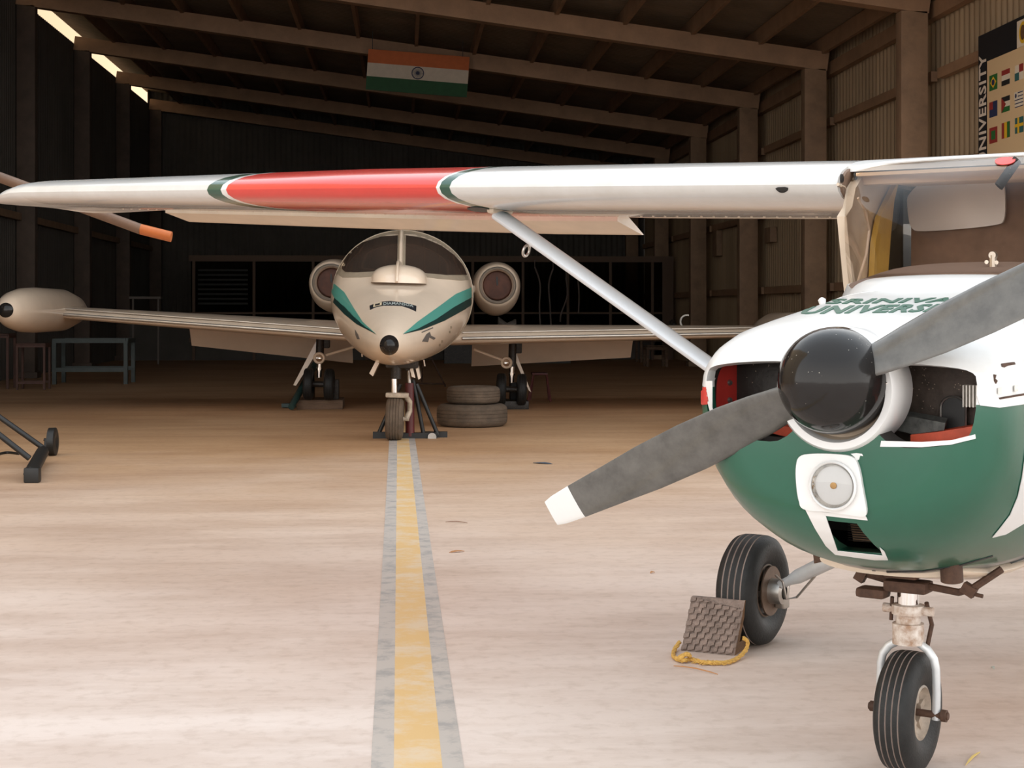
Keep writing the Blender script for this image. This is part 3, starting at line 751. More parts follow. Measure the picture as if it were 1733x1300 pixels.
# windscreen base boot (white) and glass
def wsbase(y): return 1.17 + .36 * (abs(y) / .47) ** 2.4, 1.468 - .02 * (abs(y) / .47) ** 2
def wstop(y): return 1.70 + .04 * (abs(y) / .5) ** 2, 1.882 - .012 * (abs(y) / .5) ** 4
ys = [-.50 + k * .05 for k in range(21)]
q = MB(); R_ = []
for y in [-.47 + k * .047 for k in range(21)]:
    u, z = wsbase(y); yy = y * .96
    def sf(uu):
        hs = [b_.ray_cast(Vector((uu, yy, 3)), Vector((0, 0, -1)))[0] for b_ in (full_bvh, fus_bvh)]; hs = [h.z for h in hs if h]
        return max(hs) if hs else 1.38
    zs = [sf(u - .15), sf(u - .10), z]
    R_.append([Vector((u - .15, yy, zs[0] - .01)), Vector((u - .12, yy, zs[0] + .004)), Vector((u - .07, yy, (zs[1] + z) / 2 + .006)), Vector((u - .02, yy, z)), Vector((u + .02, yy, z + .004)), Vector((u + .07, yy, sf(u + .07) - .01)), Vector((u, yy, sf(u) - .02))])
q.loft(R_); q.build('windscreen_base', white, ce, label='white sill below the windscreen')
q = MB(); nn = 8; vs = []; fs = []
for j, y in enumerate(ys):
    u0, z0 = wsbase(y); u1, z1 = wstop(y)
    for k in range(nn + 1):
        t_ = k / nn; bulge = .10 * sin(pi * t_) * (1 - .3 * abs(y) / .5)
        vs.append(Vector((u0 + (u1 - u0) * t_ - bulge, y * (.95 + .07 * t_), z0 + (z1 - z0) * t_ + bulge * .5)))
for j in range(len(ys) - 1):
    for k in range(nn): a = j * (nn + 1) + k; fs.append((a, a + 1, a + nn + 2, a + nn + 1))
q.add(vs, fs); ws = q.build('windscreen', glass('windscreen_glass', (.95, .90, .85), -.01, .02, 1.22), ce, ang=80)
# cabin structure: roof, posts, glareshield, rear window
ROOFQ = 1
q = MB(); q.box((2.3, 0, 1.845), (1.2, .98, .012)); q.box((1.78, 0, 1.835), (.05, 1.0, .05), None, 0, .01); q.build('headliner', mat('tan_headliner', (.66, .45, .28), .8), ce)
for s in (1, -1):
    P_ = [CF.at(px, py, 1, .49) for px, py in ((1446, 318), (1462, 292), (1514, 283), (1507, 318), (1492, 348), (1480, 375), (1474, 400), (1470, 486), (1442, 494), (1436, 430), (1430, 366), (1440, 350))]
    q = MB(); q.prism([Vector((p.x, s * .485, p.z)) for p in P_], (0, s * .035, 0)); q.build('door_post', cream, ce)
    P_ = [CF.at(px, py, 1, .48) for px, py in ((1514, 300), (1504, 340), (1498, 400), (1492, 482), (1468, 486), (1472, 410), (1480, 368), (1496, 335))]
    q = MB(); q.prism([Vector((p.x, s * .478, p.z)) for p in P_], (0, -s * .02, 0)); q.build('interior_post', yelp, ce, label='yellow interior post behind the windscreen')
    q = MB(); q.box((2.75, s * .51, 1.65), (.12, .05, .46), None, 0, .015); q.build('rear_post', white, ce)
    q = MB(); q.box((2.2, s * .515, 1.65), (.95, .008, .36)); q.build('side_window', glass('side_glass_%d' % (s + 1), (.6, .54, .47), -.01, .02, 1.2), ce)
q = MB(); q.loft([section(1.28, .36, 1.478, 1.40, 1.44, 2, 2, 32), section(1.55, .40, 1.52, 1.38, 1.44, 2.4, 2, 32), section(1.75, .40, 1.515, 1.38, 1.44, 2.4, 2, 32)]); q.build('glareshield', mat('brown_glareshield', (.16, .105, .08), .75), ce)
q = MB(); q.box((2.32, 0, 1.62), (.03, .98, .46)); q.build('rear_bulkhead', brownint, ce)
q = MB()
for s in (1, -1):
    q.box((2.10, s * .24, 1.26), (.12, .4, .50), Matrix.Rotation(radians(12), 3, 'Y'), 0, .05)
q.build('seat_back', mat('dark_seat', (.045, .035, .03), .8), ce)
rw = [CF.at(*p, 0, 2.27) for p in smooth_poly([(1535, 330), (1562, 305), (1600, 303), (1698, 306), (1701, 330), (1701, 372), (1690, 382), (1560, 393), (1540, 388), (1535, 350)], 2)]
q = MB(); q.prism(rw, (.015, 0, 0)); q.build('rear_window', mat('sky_bright_rear_window', (.93, .88, .86), .25, var=.35, vscale=2.5, detail=2), ce)  # opaque panel, reflected sky brightness painted into its pale colour
cc = CF.at(1679, 432, 0, 1.42)
q = MB(); q.lathe([(0, 0), (0, .012), (.02, .014), (.02, 0)], cc, (1, 0, 0), 14); q.lathe([(0, 0), (0, .007), (.01, .007)], cc + Vector((0, .018, -.022)), (1, 0, 0), 8); q.lathe([(0, 0), (0, .007), (.01, .007)], cc + Vector((0, -.014, -.024)), (1, 0, 0), 8)
q.tube([cc + Vector((.01, 0, 0)), cc + Vector((.01, 0, -.05))], .012, 8); q.build('outside_thermometer', steel, ce)
wsb = bvh_of(ws)
CF.decal('red_sticker', smooth_poly([(1683, 271), (1700, 267), (1719, 268), (1718, 276), (1700, 281), (1685, 279)], 2), wsb, .004, mat('red_sticker', (.75, .06, .05), .5), ce, 2.5, label='red oval sticker at the top of the windscreen')
a = CF.at(1722, 270, 0, 1.66); b_ = CF.at(1690, 316, 0, 1.60)
q = MB(); q.tube([a, b_], .018, 8, flat=.4); q.build('compass_bracket', darkm, ce)
# roof lip sealed along the top of windscreen
q = MB(); q.tube([Vector((wstop(y)[0] + .005, y * 1.02, wstop(y)[1] + .004)) for y in ys], .007, 8); q.build('windscreen_trim', white, ce)
a = CF.at(1403, 505, 1, .33)
hh = full_bvh.ray_cast(Vector((1.05, .36, 3)), Vector((0, 0, -1)))[0]
if hh:
    q = MB(); q.lathe([(0, 0), (0, .010), (.016, .013), (.022, .006), (.024, 0)], hh, (0, .2, 1), 12); q.build('cowl_fastener', white, ce)

# ---- wings
WW = (.62, .61, .59)
def naca(c, t, n=18):
    up = []; lo = []
    for k in range(n + 1):
        x = (1 - cos(pi * k / n)) / 2
        yt = 5 * t * (.2969 * sqrt(x) - .126 * x - .3516 * x * x + .2843 * x ** 3 - .1015 * x ** 4)
        yc = .02 / .16 * (.8 * x - x * x) if x < .4 else .02 / .36 * (.2 + .8 * x - x * x)
        up.append((x * c, (yc + yt) * c)); lo.append((x * c, (yc - yt) * c))
    return up, lo
def LEZ(y): return 1.807 + (y - .55) * .0346
def wsec(s, y, le, c, t, x0=0, x1=1, inc=radians(1.6), dz=0, droop=0):
    """closed ring of the aerofoil part between chord fractions x0..x1"""
    up, lo = naca(c, t); xs_u = [p for p in up if x0 * c - 1e-6 <= p[0] <= x1 * c + 1e-6]; xs_l = [p for p in lo if x0 * c - 1e-6 <= p[0] <= x1 * c + 1e-6]
    pts = xs_u + xs_l[::-1][(1 if x1 == 1 else 0):(-1 if x0 == 0 else None)]
    o = []
    for x, z in pts:
        if droop: dx = x - x0 * c; x, z = x0 * c + dx * cos(droop) , z - dx * sin(droop)
        o.append(Vector((le + x * cos(inc) + z * sin(inc), s * y, LEZ(y) + dz + z * cos(inc) - x * sin(inc))))
    return o
WS = [(.53, 1.617, 1.56, .128), (1.5, 1.617, 1.56, .128), (2.85, 1.617, 1.56, .125), (3.6, 1.655, 1.42, .122), (4.3, 1.69, 1.27, .12), (4.95, 1.72, 1.12, .12)]
import bisect
def wint(y):
    for i in range(len(WS) - 1):
        if WS[i][0] <= y <= WS[i + 1][0]:
            t_ = (y - WS[i][0]) / (WS[i + 1][0] - WS[i][0]); return [WS[i][k] + (WS[i + 1][k] - WS[i][k]) * t_ for k in range(4)]
    return WS[-1]
V = {}
for n_, px in (('l0', 358), ('l1', 376), ('r0', 742), ('r1', 748), ('r2', 765)):
    V[n_] = CF.at(px, 318, 0, 1.63).y + .0
print('band v', V)
K = .30
def bandstops(s):
    e = K * 1.63
    return [(V['r2'] + e, WW), (V['r1'] + e, (.012, .07, .045)), (V['r0'] + e, WH), (V['l1'] + e, RED), (V['l1'] + .035 + e, WH), (V['l0'] + e + .06, (.012, .07, .045)), (99, WW)]
for s, nm in ((1, 'wing_paint_right'), (-1, 'wing_paint_left')):
    # the value is |y| + K*x: red band with green and white borders swept back from the leading edge
    wp = banded(nm, (K, s, 0, 0), bandstops(s), rough=.2, coat=.5, dirt=.10)
    HX = .77
    w = MB(); ys_ = [.53, 1.0, 1.5, 2.0, 2.4, 2.75, 2.85, 3.2, 3.6, 4.0, 4.3, 4.6, 4.95]
    w.loft([wsec(s, *wint(y), x0=0, x1=HX) for y in ys_])
    wing = w.build('wing', wp, ce, ang=40)
    fl_ = MB(); fl_.loft([wsec(s, *wint(y), x0=HX, x1=1, droop=radians(1)) for y in (.56, 1.0, 1.5, 2.06)])
    fl_.build('flap', cream, ce)
    al = MB(); al.loft([wsec(s, *wint(y), x0=HX, x1=1, droop=radians(15)) for y in (2.12, 2.6, 3.3, 3.9, 4.4, 4.85)])
    al.build('aileron', cream, ce)
    tp = MB(); L_ = wint(4.95)
    rings = [wsec(s, 4.95, *L_[1:], x0=0, x1=1)]
    for k in range(1, 7):
        a = k / 6 * pi / 2; c = L_[2] * (.45 + .55 * cos(a)); rings.append([p + Vector((0, 0, -.05 * sin(a) ** 2)) for p in wsec(s, 4.95 + .36 * sin(a), L_[1] + (L_[2] - c) * .35, c, .12 * max(.12, cos(a)))])
    tp.loft(rings); tp.build('wing_tip', mat('wing_white', WW, .25, coat=.4, var=.06), ce)
    rv = MB()
    for k in range(70):
        y = .8 + k * .058
        yy, le, c, t_ = wint(y); rg_ = wsec(1, yy, le, c, t_, x0=.52, x1=.56) ; p = min(wsec(1, yy, le, c, t_), key=lambda q_: abs(q_.x - (le + c * .5)) + (100 if q_.z > LEZ(y) else 0))
        rv.lathe([(0, 0), (0, .006), (.003, .004), (.0035, 0)], Vector((p.x, s * p.y, p.z)), (0, 0, -1), 6)
    rv.build('rivets', cream, wing, kind='stuff')
    # strut
    a = Vector((1.94, s * 2.17, LEZ(2.17) - .10)); 
    b_ = Vector((1.95, s * .52, .72))
    q = MB(); q.tube([a, b_], .062, 18, flat=.42, up=(1, 0, 0)); q.build('wing_strut', mat('strut_white', (.62, .65, .68), .3, coat=.4), ce)
    q = MB(); q.loft([section(0, .0, 0, 0, 0)] ) if 0 else None
    q = MB(); q.box(a + Vector((0, 0, .03)), (.16, .04, .05), None, 0, .015); q.build('strut_fitting', cream, ce)
    q = MB(); rr = (a + (b_ - a) * .08) + Vector((0, 0, -.07)); q.lathe([(cos(t_) * .006, .024 + .006 * sin(t_)) for t_ in [k * pi / 4 for k in range(8)]], rr, (0, 1, .3), 20, closed=True); q.build('tie_down_ring', steel, ce)
# centre section skin over the cabin
q = MB(); rr_ = []
up_, lo_ = naca(1.56, .128)
for y in (-.53, -.3, 0, .3, .53):
    P_ = [(x, z) for x, z in up_ if x > .06]
    top_ = [Vector((1.617 + x, y, LEZ(.53) + z - x * .028)) for x, z in P_]
    rr_.append(top_ + [p - Vector((0, 0, .022)) for p in top_[::-1]])
q.loft(rr_); q.build('cabin_roof', white, ce)
# landing-edge port hole and strut access hole on the photo-left wing
wb_ = bvh_of([o for o in bpy.data.objects if o.name.startswith('wing') and o.parent == ce and o.name == 'wing'][0])
CF.decal('inlet_port', smooth_poly([(1311, 317), (1334, 316), (1334, 323), (1325, 326), (1317, 324)], 1), wb_, .003, blacks, ce, 2.5)
CF.decal('access_hole', smooth_poly([(788, 352), (800, 349.5), (822, 351), (834, 356), (820, 359), (800, 357)], 1), wb_, .003, blacks, ce, 2.5)

# wing root seen through the screen: rib, hose
q = MB(); q.tube([CF.at(1452, 335, 1, .46), CF.at(1464, 355, 1, .45), CF.at(1471, 390, 1, .45), CF.at(1466, 430, 1, .45), CF.at(1452, 478, 1, .46)], .005, 8); q.build('vent_hose', mat('clear_hose', (.6, .45, .33), .3), ce)
q = MB(); q.tube([CF.at(*p, 1, .525) for p in ((1418, 312), (1428, 316), (1434, 330), (1440, 365), (1452, 425), (1464, 484))], .006, 8); q.build('glazing_edge', cream, ce)
for p_, r_ in (((1424, 302), .017), ((1447, 298), .015)):
    q = MB(); c0 = CF.at(*p_, 1, .505); q.lathe([(0, 0), (0, r_), (.004, r_ * .9), (.004, 0)], c0, (0, -1, 0), 16); q.build('rib_hole', blacks, ce)
q = MB(); rg_ = wsec(1, .54, 1.617, 1.56, .128); c0 = sum(rg_, Vector()) / len(rg_); q.prism([c0 + (p - c0) * .97 for p in rg_], (0, -.02, 0)); q.build('root_rib', mat('brown_root_rib', (.30, .19, .13), .5, var=.6, vscale=9), ce)

# ---- wheels
def tyre(mb, c, ax, R, w, rim, groove=True, n=64):
    """rounded tyre with three or four circumferential grooves"""
    P = [(-w * .36, rim), (-w * .46, rim + .25 * (R - rim)), (-w * .5, rim + .5 * (R - rim)), (-w * .47, rim + .75 * (R - rim)), (-w * .38, R * .965)]; MI = [0] * 5
    gs = (-.24, -.08, .08, .24); last = -.31; P.append((-w * .30, R * .985)); MI.append(0)
    for g in gs:
        e = .016
        P += [((g - e) * w, R * (1 - .09 * g * g)), ((g - e * .6) * w, R - .006), ((g + e * .6) * w, R - .006), ((g + e) * w, R * (1 - .09 * g * g))]; MI += [1, 1, 1, 0]
    P += [(w * .30, R * .985), (w * .38, R * .965), (w * .47, rim + .75 * (R - rim)), (w * .5, rim + .5 * (R - rim)), (w * .46, rim + .25 * (R - rim)), (w * .36, rim)]; MI += [0] * 6
    MI = MI[:len(P)]
    mb.lathe(P, c, ax, n, mis=MI, closed=True)
def wheel_parts(c, ax, R, w, rim, parent, inner=-1, rimmat=None):
    ax = Vector(ax); c = Vector(c)
    m = MB(); tyre(m, c, ax, R, w, rim); tobj = m.build('tyre', [rubber, dust], parent, ang=50)
    h = MB(); rw_ = w * .36
    h.lathe([(-rw_, rim + .004), (-rw_ - .004, rim - .004), (-rw_ + .012, rim - .012), (-rw_ + .02, rim * .72), (-.012, rim * .45), (-.012, .0)], c, ax, 40)
    h.lathe([(rw_, rim + .004), (rw_ + .004, rim - .004), (rw_ - .012, rim - .012), (rw_ - .02, rim * .72), (.012, rim * .45), (.012, .0)], c, ax, 40)
    h.lathe([(-rw_, rim), (rw_, rim)], c, ax, 40)
    for s in (-1, 1):
        for k in range(5):
            a = 2 * pi * k / 5; rot = Matrix.Rotation(a, 3, ax); h.box(c + ax * (s * (rw_ - .022)) + rot @ Vector((0, 0, rim * .6)), (.02, .02, rim * .5), rot)
    h.build('wheel_rim', rimmat or steel, parent)
    return tobj
# nose wheel
nu, nr = .80, .176
yn = CF.at(1537, 1205, 0, nu).y
noseg = MB()
wheel_parts((nu, yn, nr), (0, 1, 0), nr, .115, .078, ce, rimmat=mat('dirty_white_rim', (.45, .36, .28), .5, var=.4, vscale=25))
fk = MB(); ft = .385
arc = [Vector((nu, yn + s_ * .085, z)) for s_, z in ((1, nr - .02), (1, nr + .05), (1, .28))]
arc = [Vector((nu, yn + .083, nr - .015)), Vector((nu, yn + .085, .24)), Vector((nu, yn + .083, .31))] + [Vector((nu, yn + .083 * cos(a), .31 + .075 * sin(a))) for a in [pi * k / 8 for k in range(1, 8)]] + [Vector((nu, yn - .083, .31)), Vector((nu, yn - .085, .24)), Vector((nu, yn - .083, nr - .015))]
fk.tube(arc, .0105, 12, up=(1, 0, 0), flat=1.2); fk.build('nose_fork', silverp, ce)
ax_ = MB(); ax_.tube([(nu, yn - .12, nr), (nu, yn + .12, nr)], .011, 12); ax_.tube([(nu, yn - .115, nr), (nu, yn - .10, nr)], .018, 12); ax_.tube([(nu, yn + .115, nr), (nu, yn + .10, nr)], .016, 12); ax_.build('axle', rusty, ce)
ol = MB(); ol.lathe([(0, .026), (.0, .046), (.06, .046), (.062, .036), (.085, .036), (.088, .048), (.115, .048), (.118, .03), (.118, 0), (0, 0)], (nu, yn, .375), (0, 0, 1), 28)
for s in (-1, 1): ol.tube([(nu, yn + s * .04, .475), (nu, yn + s * .075, .475)], .014, 10)
ol.build('oleo_housing', mat('chipped_white', (.66, .60, .54), .45, var=.35, vscale=30, col2=(.30, .18, .11)), ce)
ol = MB(); ol.tube([(nu, yn, .49), (nu, yn, .56)], .032, 20); ol.build('oleo_piston', chrome, ce)
lk = MB(); lk.tube([(nu + .0, yn - .055, .50), (nu + .04, yn - .058, .43), (nu + .02, yn - .05, .365)], .007, 8); lk.build('torque_link', rusty, ce); lk = MB(); lk.tube([(nu - .01, yn + .045, .51), (nu, yn + .052, .44)], .006, 8); lk.build('torque_link', rusty, ce)
ct = MB(); ct.box((nu, yn, .545), (.08, .13, .035), None, 0, .01); ct.box((nu, yn + .01, .585), (.10, .10, .03), None, 0, .008)
ct.box((nu - .02, yn + .10, .52), (.07, .09, .03), None, 0, .012)
ct.tube([(nu, yn + .05, .555), (nu, yn + .13, .57), (nu, yn + .15, .595), (nu + .05, yn + .12, .63)], .012, 8)
ct.tube([(nu, yn - .05, .55), (nu, yn - .15, .54), (nu, yn - .19, .555), (nu + .05, yn - .26, .61)], .011, 8); ct.tube([(nu, yn - .16, .545), (nu, yn - .22, .535)], .006, 8)
ct.box((nu, yn + .14, .57), (.03, .03, .05), Matrix.Rotation(.5, 3, 'X')); ct.box((nu, yn - .18, .55), (.03, .04, .03), Matrix.Rotation(.5, 3, 'X'))
ct.build('steering_collar', rusty, ce, label='rusty steering collar above the nose wheel')
ex = MB(); e0 = CF.at(1612, 980, 0, .62); ex.lathe([(.03, .026), (.03, .031), (.13, .031), (.13, .026)], e0 + Vector((0, 0, -.035)), (-.15, 0, 1), 24, closed=True); ex.build('exhaust_pipe', rusty, ce)
# main wheels on tubular legs
for s in (1, -1):
    wc = Vector((2.21, s * 1.115, .222))
    wheel_parts(wc, (0, 1, 0), .222, .165, .105, ce, rimmat=mat('brown_rim', (.20, .14, .10), .5, metal=.4, var=.5, vscale=20))
    q = MB(); q.lathe([(0, 0), (0, .10), (.006, .10), (.006, 0)], wc - Vector((0, s * .075, 0)), (0, -s, 0), 32); q.build('brake_disc', mat('disc_brown', (.17, .11, .075), .5, metal=.5, var=.4, vscale=20), ce)
    q = MB(); q.lathe([(0, .03), (0, .052), (.05, .050), (.055, .03)], wc - Vector((0, s * .08, 0)), (0, -s, 0), 24); q.box(wc + Vector((.05, -s * .105, -.03)), (.05, .045, .09), None, 0, .008); q.build('brake_caliper', steel, ce)
    a = wc + Vector((-.005, -s * .09, .012)); b_ = Vector((1.95, s * .33, .60))
    q = MB(); q.tube([a, a + (b_ - a) * .12, a + (b_ - a) * .18, b_], [.017, .019, .029, .036], 16); q.build('gear_leg', silverp, ce)
    q = MB(); q.tube([wc + Vector((-.03, -s * .11, .07)), wc + Vector((-.05, -s * .15, .05)), wc + Vector((-.04, -s * .16, -.02)), wc + Vector((-.03, -s * .20, -.01)), a + (b_ - a) * .3 + Vector((0, 0, -.03))], .005, 6); q.build('brake_hose', steel, ce)
    q = MB(); q.tube([wc + Vector((0, s * .06, 0)), wc + Vector((0, s * .115, 0))], .016, 12); q.build('axle_cap', redp if s > 0 else steel, ce)
    q = MB(); q.tube([(1.90, s * .34, .575), (2.02, s * .27, .565)], .05, 16); q.build('leg_fairing', rusty, ce)
q = MB(); q.lathe([(0, 0), (0, .03), (.03, .025), (.03, 0)], CF.at(1393, 950, 0, 1.1), (0, .3, 1), 10); q.build('belly_drain', rusty, ce)

# ------------------------------------------------------------------ wheel chock with rope
def gp(px, py, z=0): return UN(px, py, 2, z)
A0 = gp(1153, 1101); A1 = gp(1243, 1110); A2 = gp(1293, 1094); 
e1 = (A1 - A0); L1 = e1.length; e1.normalize(); n1 = Vector((-e1.y, e1.x, 0)); D = .175
base = A0 + e1 * L1 / 2 + n1 * D / 2
t = thing('wheel_chock', 'worn ribbed rubber wheel chock wedged in front of the main wheel', 'wheel chock', base)
hgt = .215; ap0 = A0 + n1 * (D * .42) ; ap1 = A1 + n1 * (D * .42)
tri = lambda P, e0, e1_: None
def side_tri(O): return [O, O + n1 * D, O + n1 * .045 + e1 * .035 + Vector((0, 0, hgt)), O + n1 * .025 + e1 * .035 + Vector((0, 0, hgt))]
q = MB(); th_ = .035
# hollow triangular body
outer0 = side_tri(A0); outer1 = side_tri(A0 + e1 * L1)
cen0 = (outer0[0] + outer0[1] + outer0[2] + outer0[3]) / 4 - Vector((0, 0, .02))
inn0 = [cen0 + (p - cen0) * .45 for p in outer0]; inn1 = [p + e1 * L1 for p in inn0]
vs = outer0 + outer1 + inn0 + inn1; fs = []
for i in range(4):
    j = (i + 1) % 4; fs += [(i, j, 4 + j, 4 + i), (8 + i, 12 + i, 12 + j, 8 + j), (i, 8 + i, 8 + j, j), (4 + i, 4 + j, 12 + j, 12 + i)]
mi = []
for i in range(4): mi += [0, 1, 1, 1]
q.add(vs, fs); q.mi = mi
q.build('chock_body', [choc, brown], t, smooth=False, origin=base)
# ribbed front face: staggered bars
q = MB(); up = (outer0[3] - outer0[0]); Lh = up.length; up.normalize(); nrm = e1.cross(up); nrm = -nrm if nrm.dot(n1) > 0 else nrm
for r in range(9):
    for c_ in range(7):
        s0 = (c_ + (r % 2) * .5) / 7 * L1 - .005; s1 = s0 + L1 / 7 * .86; s0 = max(0, s0); s1 = min(L1, s1)
        if s1 - s0 < .01: continue
        h0 = (r + .1) / 9 * Lh; h1 = (r + .88) / 9 * Lh; sk = .016
        P = [outer0[0] + e1 * s0 + up * h0, outer0[0] + e1 * s1 + up * (h0 + sk * (s1 - s0) / .03 * .6), outer0[0] + e1 * s1 + up * (h1 + sk * (s1 - s0) / .03 * .6), outer0[0] + e1 * s0 + up * h1]
        P = [p if (p - outer0[0]).dot(up) < Lh else p - up * ((p - outer0[0]).dot(up) - Lh) for p in P]
        q.prism([p - nrm * .004 for p in P], nrm * (.010 + random.random() * .004))
q.build('tread_blocks', choc, t, smooth=False, origin=base)
rp = MB(); P = [gp(1150, 1087, .03), gp(1141, 1101, .01), gp(1141, 1112, .01), gp(1155, 1118, .012), gp(1170, 1116, .012), gp(1190, 1121, .010), gp(1210, 1122, .010), gp(1232, 1121, .010), gp(1250, 1113, .012), gp(1263, 1099, .03), gp(1265, 1086, .06), gp(1258, 1080, .075)]
def cr(P, k=5):
    o = []
    for i in range(len(P) - 1):
        p0 = P[max(i - 1, 0)]; p1 = P[i]; p2 = P[i + 1]; p3 = P[min(i + 2, len(P) - 1)]
        for j in range(k):
            t_ = j / k; o.append(.5 * ((2 * p1) + (p2 - p0) * t_ + (2 * p0 - 5 * p1 + 4 * p2 - p3) * t_ * t_ + (3 * p1 - p0 - 3 * p2 + p3) * t_ ** 3))
    return o + [P[-1]]
PP = cr(P)
for ph in (0, 2.1, 4.2):
    tw = []
    for i, p in enumerate(PP):
        d = (PP[min(i + 1, len(PP) - 1)] - PP[max(i - 1, 0)]).normalized(); a = Vector((0, 0, 1)); b2 = d.cross(a).normalized(); w_ = ph + i * .9
        tw.append(p + (a * cos(w_) + b2 * sin(w_)) * .004)
    rp.tube(tw, .0055, 6)
kn = gp(1158, 1116, .014)
kp = [kn + Vector((.022 * cos(a) , .012 * sin(2 * a), .010 + .010 * sin(a * 1.5))) for a in [k * .5 for k in range(14)]]
rp.tube(kp, .008, 7)
for k in range(26):
    p = gp(1180 + random.random() * 55, 1120 + random.random() * 6, .006); rp.tube([p, p + Vector((random.uniform(-.03, .03), random.uniform(-.02, .02), random.uniform(-.002, .008)))], .0016, 4)
o = single('rope', rp, yellow, 'frayed yellow rope looped through the wheel chock', 'rope', tuple(gp(1200, 1120)))
# ================================================================== BUSINESS JET
n0 = UN(658, 585, 1, 15.0)
JROLL = radians(1.6)
_t = Frame(0, 0, 0, radians(2.0), JROLL)
jo = n0 - _t.M.to_3x3() @ Vector((0, 0, 1.02))
JF = Frame(jo.x, jo.y, jo.z, radians(2.0), JROLL)
jt = thing('business_jet', 'cream twin engine jet with teal nose stripes standing in the middle of the hangar', 'jet')
JF.apply(jt)
jetp = mat('jet_cream_paint', (.76, .61, .47), .28, coat=.6, var=.10, vscale=2.5)
JS = [(0, .012, 1.032, 1.008, 1.02), (.03, .05, 1.07, .97, 1.02), (.10, .088, 1.115, .93, 1.02), (.3, .165, 1.19, .88, 1.03), (.6, .26, 1.285, .835, 1.06), (1.0, .38, 1.40, .80, 1.12), (1.5, .52, 1.53, .785, 1.22), (2.0, .65, 1.66, .78, 1.34),
      (2.35, .72, 1.84, .775, 1.42), (2.7, .77, 2.06, .77, 1.48), (3.05, .79, 2.21, .77, 1.52), (3.5, .80, 2.28, .77, 1.53), (4.5, .80, 2.29, .77, 1.53), (7.5, .78, 2.27, .79, 1.53), (9.0, .62, 2.2, .98, 1.6), (10.5, .42, 2.12, 1.28, 1.7), (12.0, .12, 2.0, 1.75, 1.88)]
def jsec(s):
    u, a, zt, zb, zw = s; r = []
    for j in range(72):
        t_ = 2 * pi * j / 72; c, q = cos(t_), sin(t_); h = (zt - zw) if q >= 0 else (zw - zb)
        r.append(Vector((u, a * c, zw + h * q)))
    return r
def dens(S, k=3):
    o = []
    for i in range(len(S) - 1):
        p0, p1, p2, p3 = S[max(i - 1, 0)], S[i], S[i + 1], S[min(i + 2, len(S) - 1)]
        for j in range(k):
            t_ = j / k; m1 = [(p2[q] - p0[q]) * .4 for q in range(5)]; m2 = [(p3[q] - p1[q]) * .4 for q in range(5)]
            if i == 0: m1 = [0] * 5
            o.append([(p1[q] + (p2[q] - p1[q]) * t_) for q in range(5)])
    return o + [list(S[-1])]
jf = MB().loft([jsec(s) for s in dens(JS, 2)]); jfo = jf.build('fuselage', jetp, jt, ang=60); jb = bvh_of(jfo)
q = MB().loft([jsec(s) for s in ((-.004, .012, 1.032, 1.008, 1.02), (.026, .053, 1.073, .967, 1.02), (.098, .0905, 1.118, .927, 1.02), (.11, .0905, 1.118, .927, 1.02))]); q.build('nose_tip', blackp, jfo, label='black nose tip')
def jd(name, poly, m, off=.004, step=4, par=None, label=None, thick=.004): return JF.decal(name, poly, jb, off, m, par or jt, step, label=label, thick=thick)
framc = mat('windscreen_frame_tan', (.36, .29, .21), .35, coat=.3, var=.2)
jd('windscreen_frame', [(570, 464), (577, 443), (590, 423), (608, 408), (630, 398), (655, 392), (680, 390), (705, 393), (730, 400), (752, 412), (770, 426), (784, 443), (793, 460), (797, 474), (780, 475), (740, 472), (710, 468), (680, 466), (650, 467), (610, 470), (580, 470)], framc, .004, 4)
dglass = mat('dark_windscreen', (.035, .027, .022), .08, coat=.15, var=.35, vscale=1.6, col2=(.055, .035, .026), spec=.4, detail=1)
jd('windscreen_pane', [(578, 455), (583, 442), (594, 426), (614, 412), (645, 402), (673, 400), (672, 450), (650, 456), (632, 460), (605, 461.5), (585, 461)], dglass, .012, 4, thick=.010)
jd('windscreen_pane', [(687, 400), (715, 404), (746, 417), (768, 433), (783, 451), (789, 466), (755, 466), (721, 463), (686, 452)], dglass, .012, 4, thick=.010)
cp = []
for y in range(386, 474, 5):
    h = JF.caster(jb)(680 - (y - 386) * .03, y)
    if h: cp.append(h[0] + h[1] * .012)
q = MB(); q.tube(cp, .045, 8, flat=.5, up=(1, 0, 0)); q.build('windscreen_post', jetp, jt)
h = JF.caster(jb)(675, 476); q = MB(); rings = []
m = h[0] + Vector((.12, 0, -.02))
for i in range(17):
    a = pi * i / 16; r = sin(a) ** .6
    rings.append([m + Vector((-.34 * cos(b2) * r, .30 * cos(a), .20 * max(0, sin(b2)) * r)) for b2 in [pi * k / 12 for k in range(13)]])
q.loft(rings, closed=False, caps=False); q.build('defog_bulge', jetp, jt)
q = MB(); q.tube([cp[-6], cp[-5]] + [m + Vector((-.355 * cos(b2), .015, .215 * sin(b2) + .005)) for b2 in (1.45, 1.1, .8, .5, .2, .02)], .036, 8, flat=.5, up=(1, 0, 0)); q.build('windscreen_post', jetp, jt)
teal = mat('teal_stripe', (.085, .30, .24), .35, coat=.3); dteal = mat('dark_green_stripe', (.008, .035, .032), .35, coat=.3)
jd('teal_stripe', [(561, 478), (567, 481), (583, 495), (598, 520), (614, 545), (637, 566), (612, 549), (585, 522), (566, 504), (560, 492)], teal, .004, 3)
jd('dark_stripe', [(566, 504), (583, 519), (612, 548), (637, 566), (604, 549), (583, 532), (564, 512)], dteal, .004, 3)
jd('teal_stripe', [(803, 484), (771, 498), (737, 523), (706, 545), (682, 565.5), (706, 557), (737, 541), (768, 520), (803, 500)], teal, .004, 3)
jd('dark_stripe', [(804, 500), (768, 520), (737, 541), (706, 557), (682, 566), (715, 558), (752, 543), (786, 524), (804, 512)], dteal, .0045, 3)
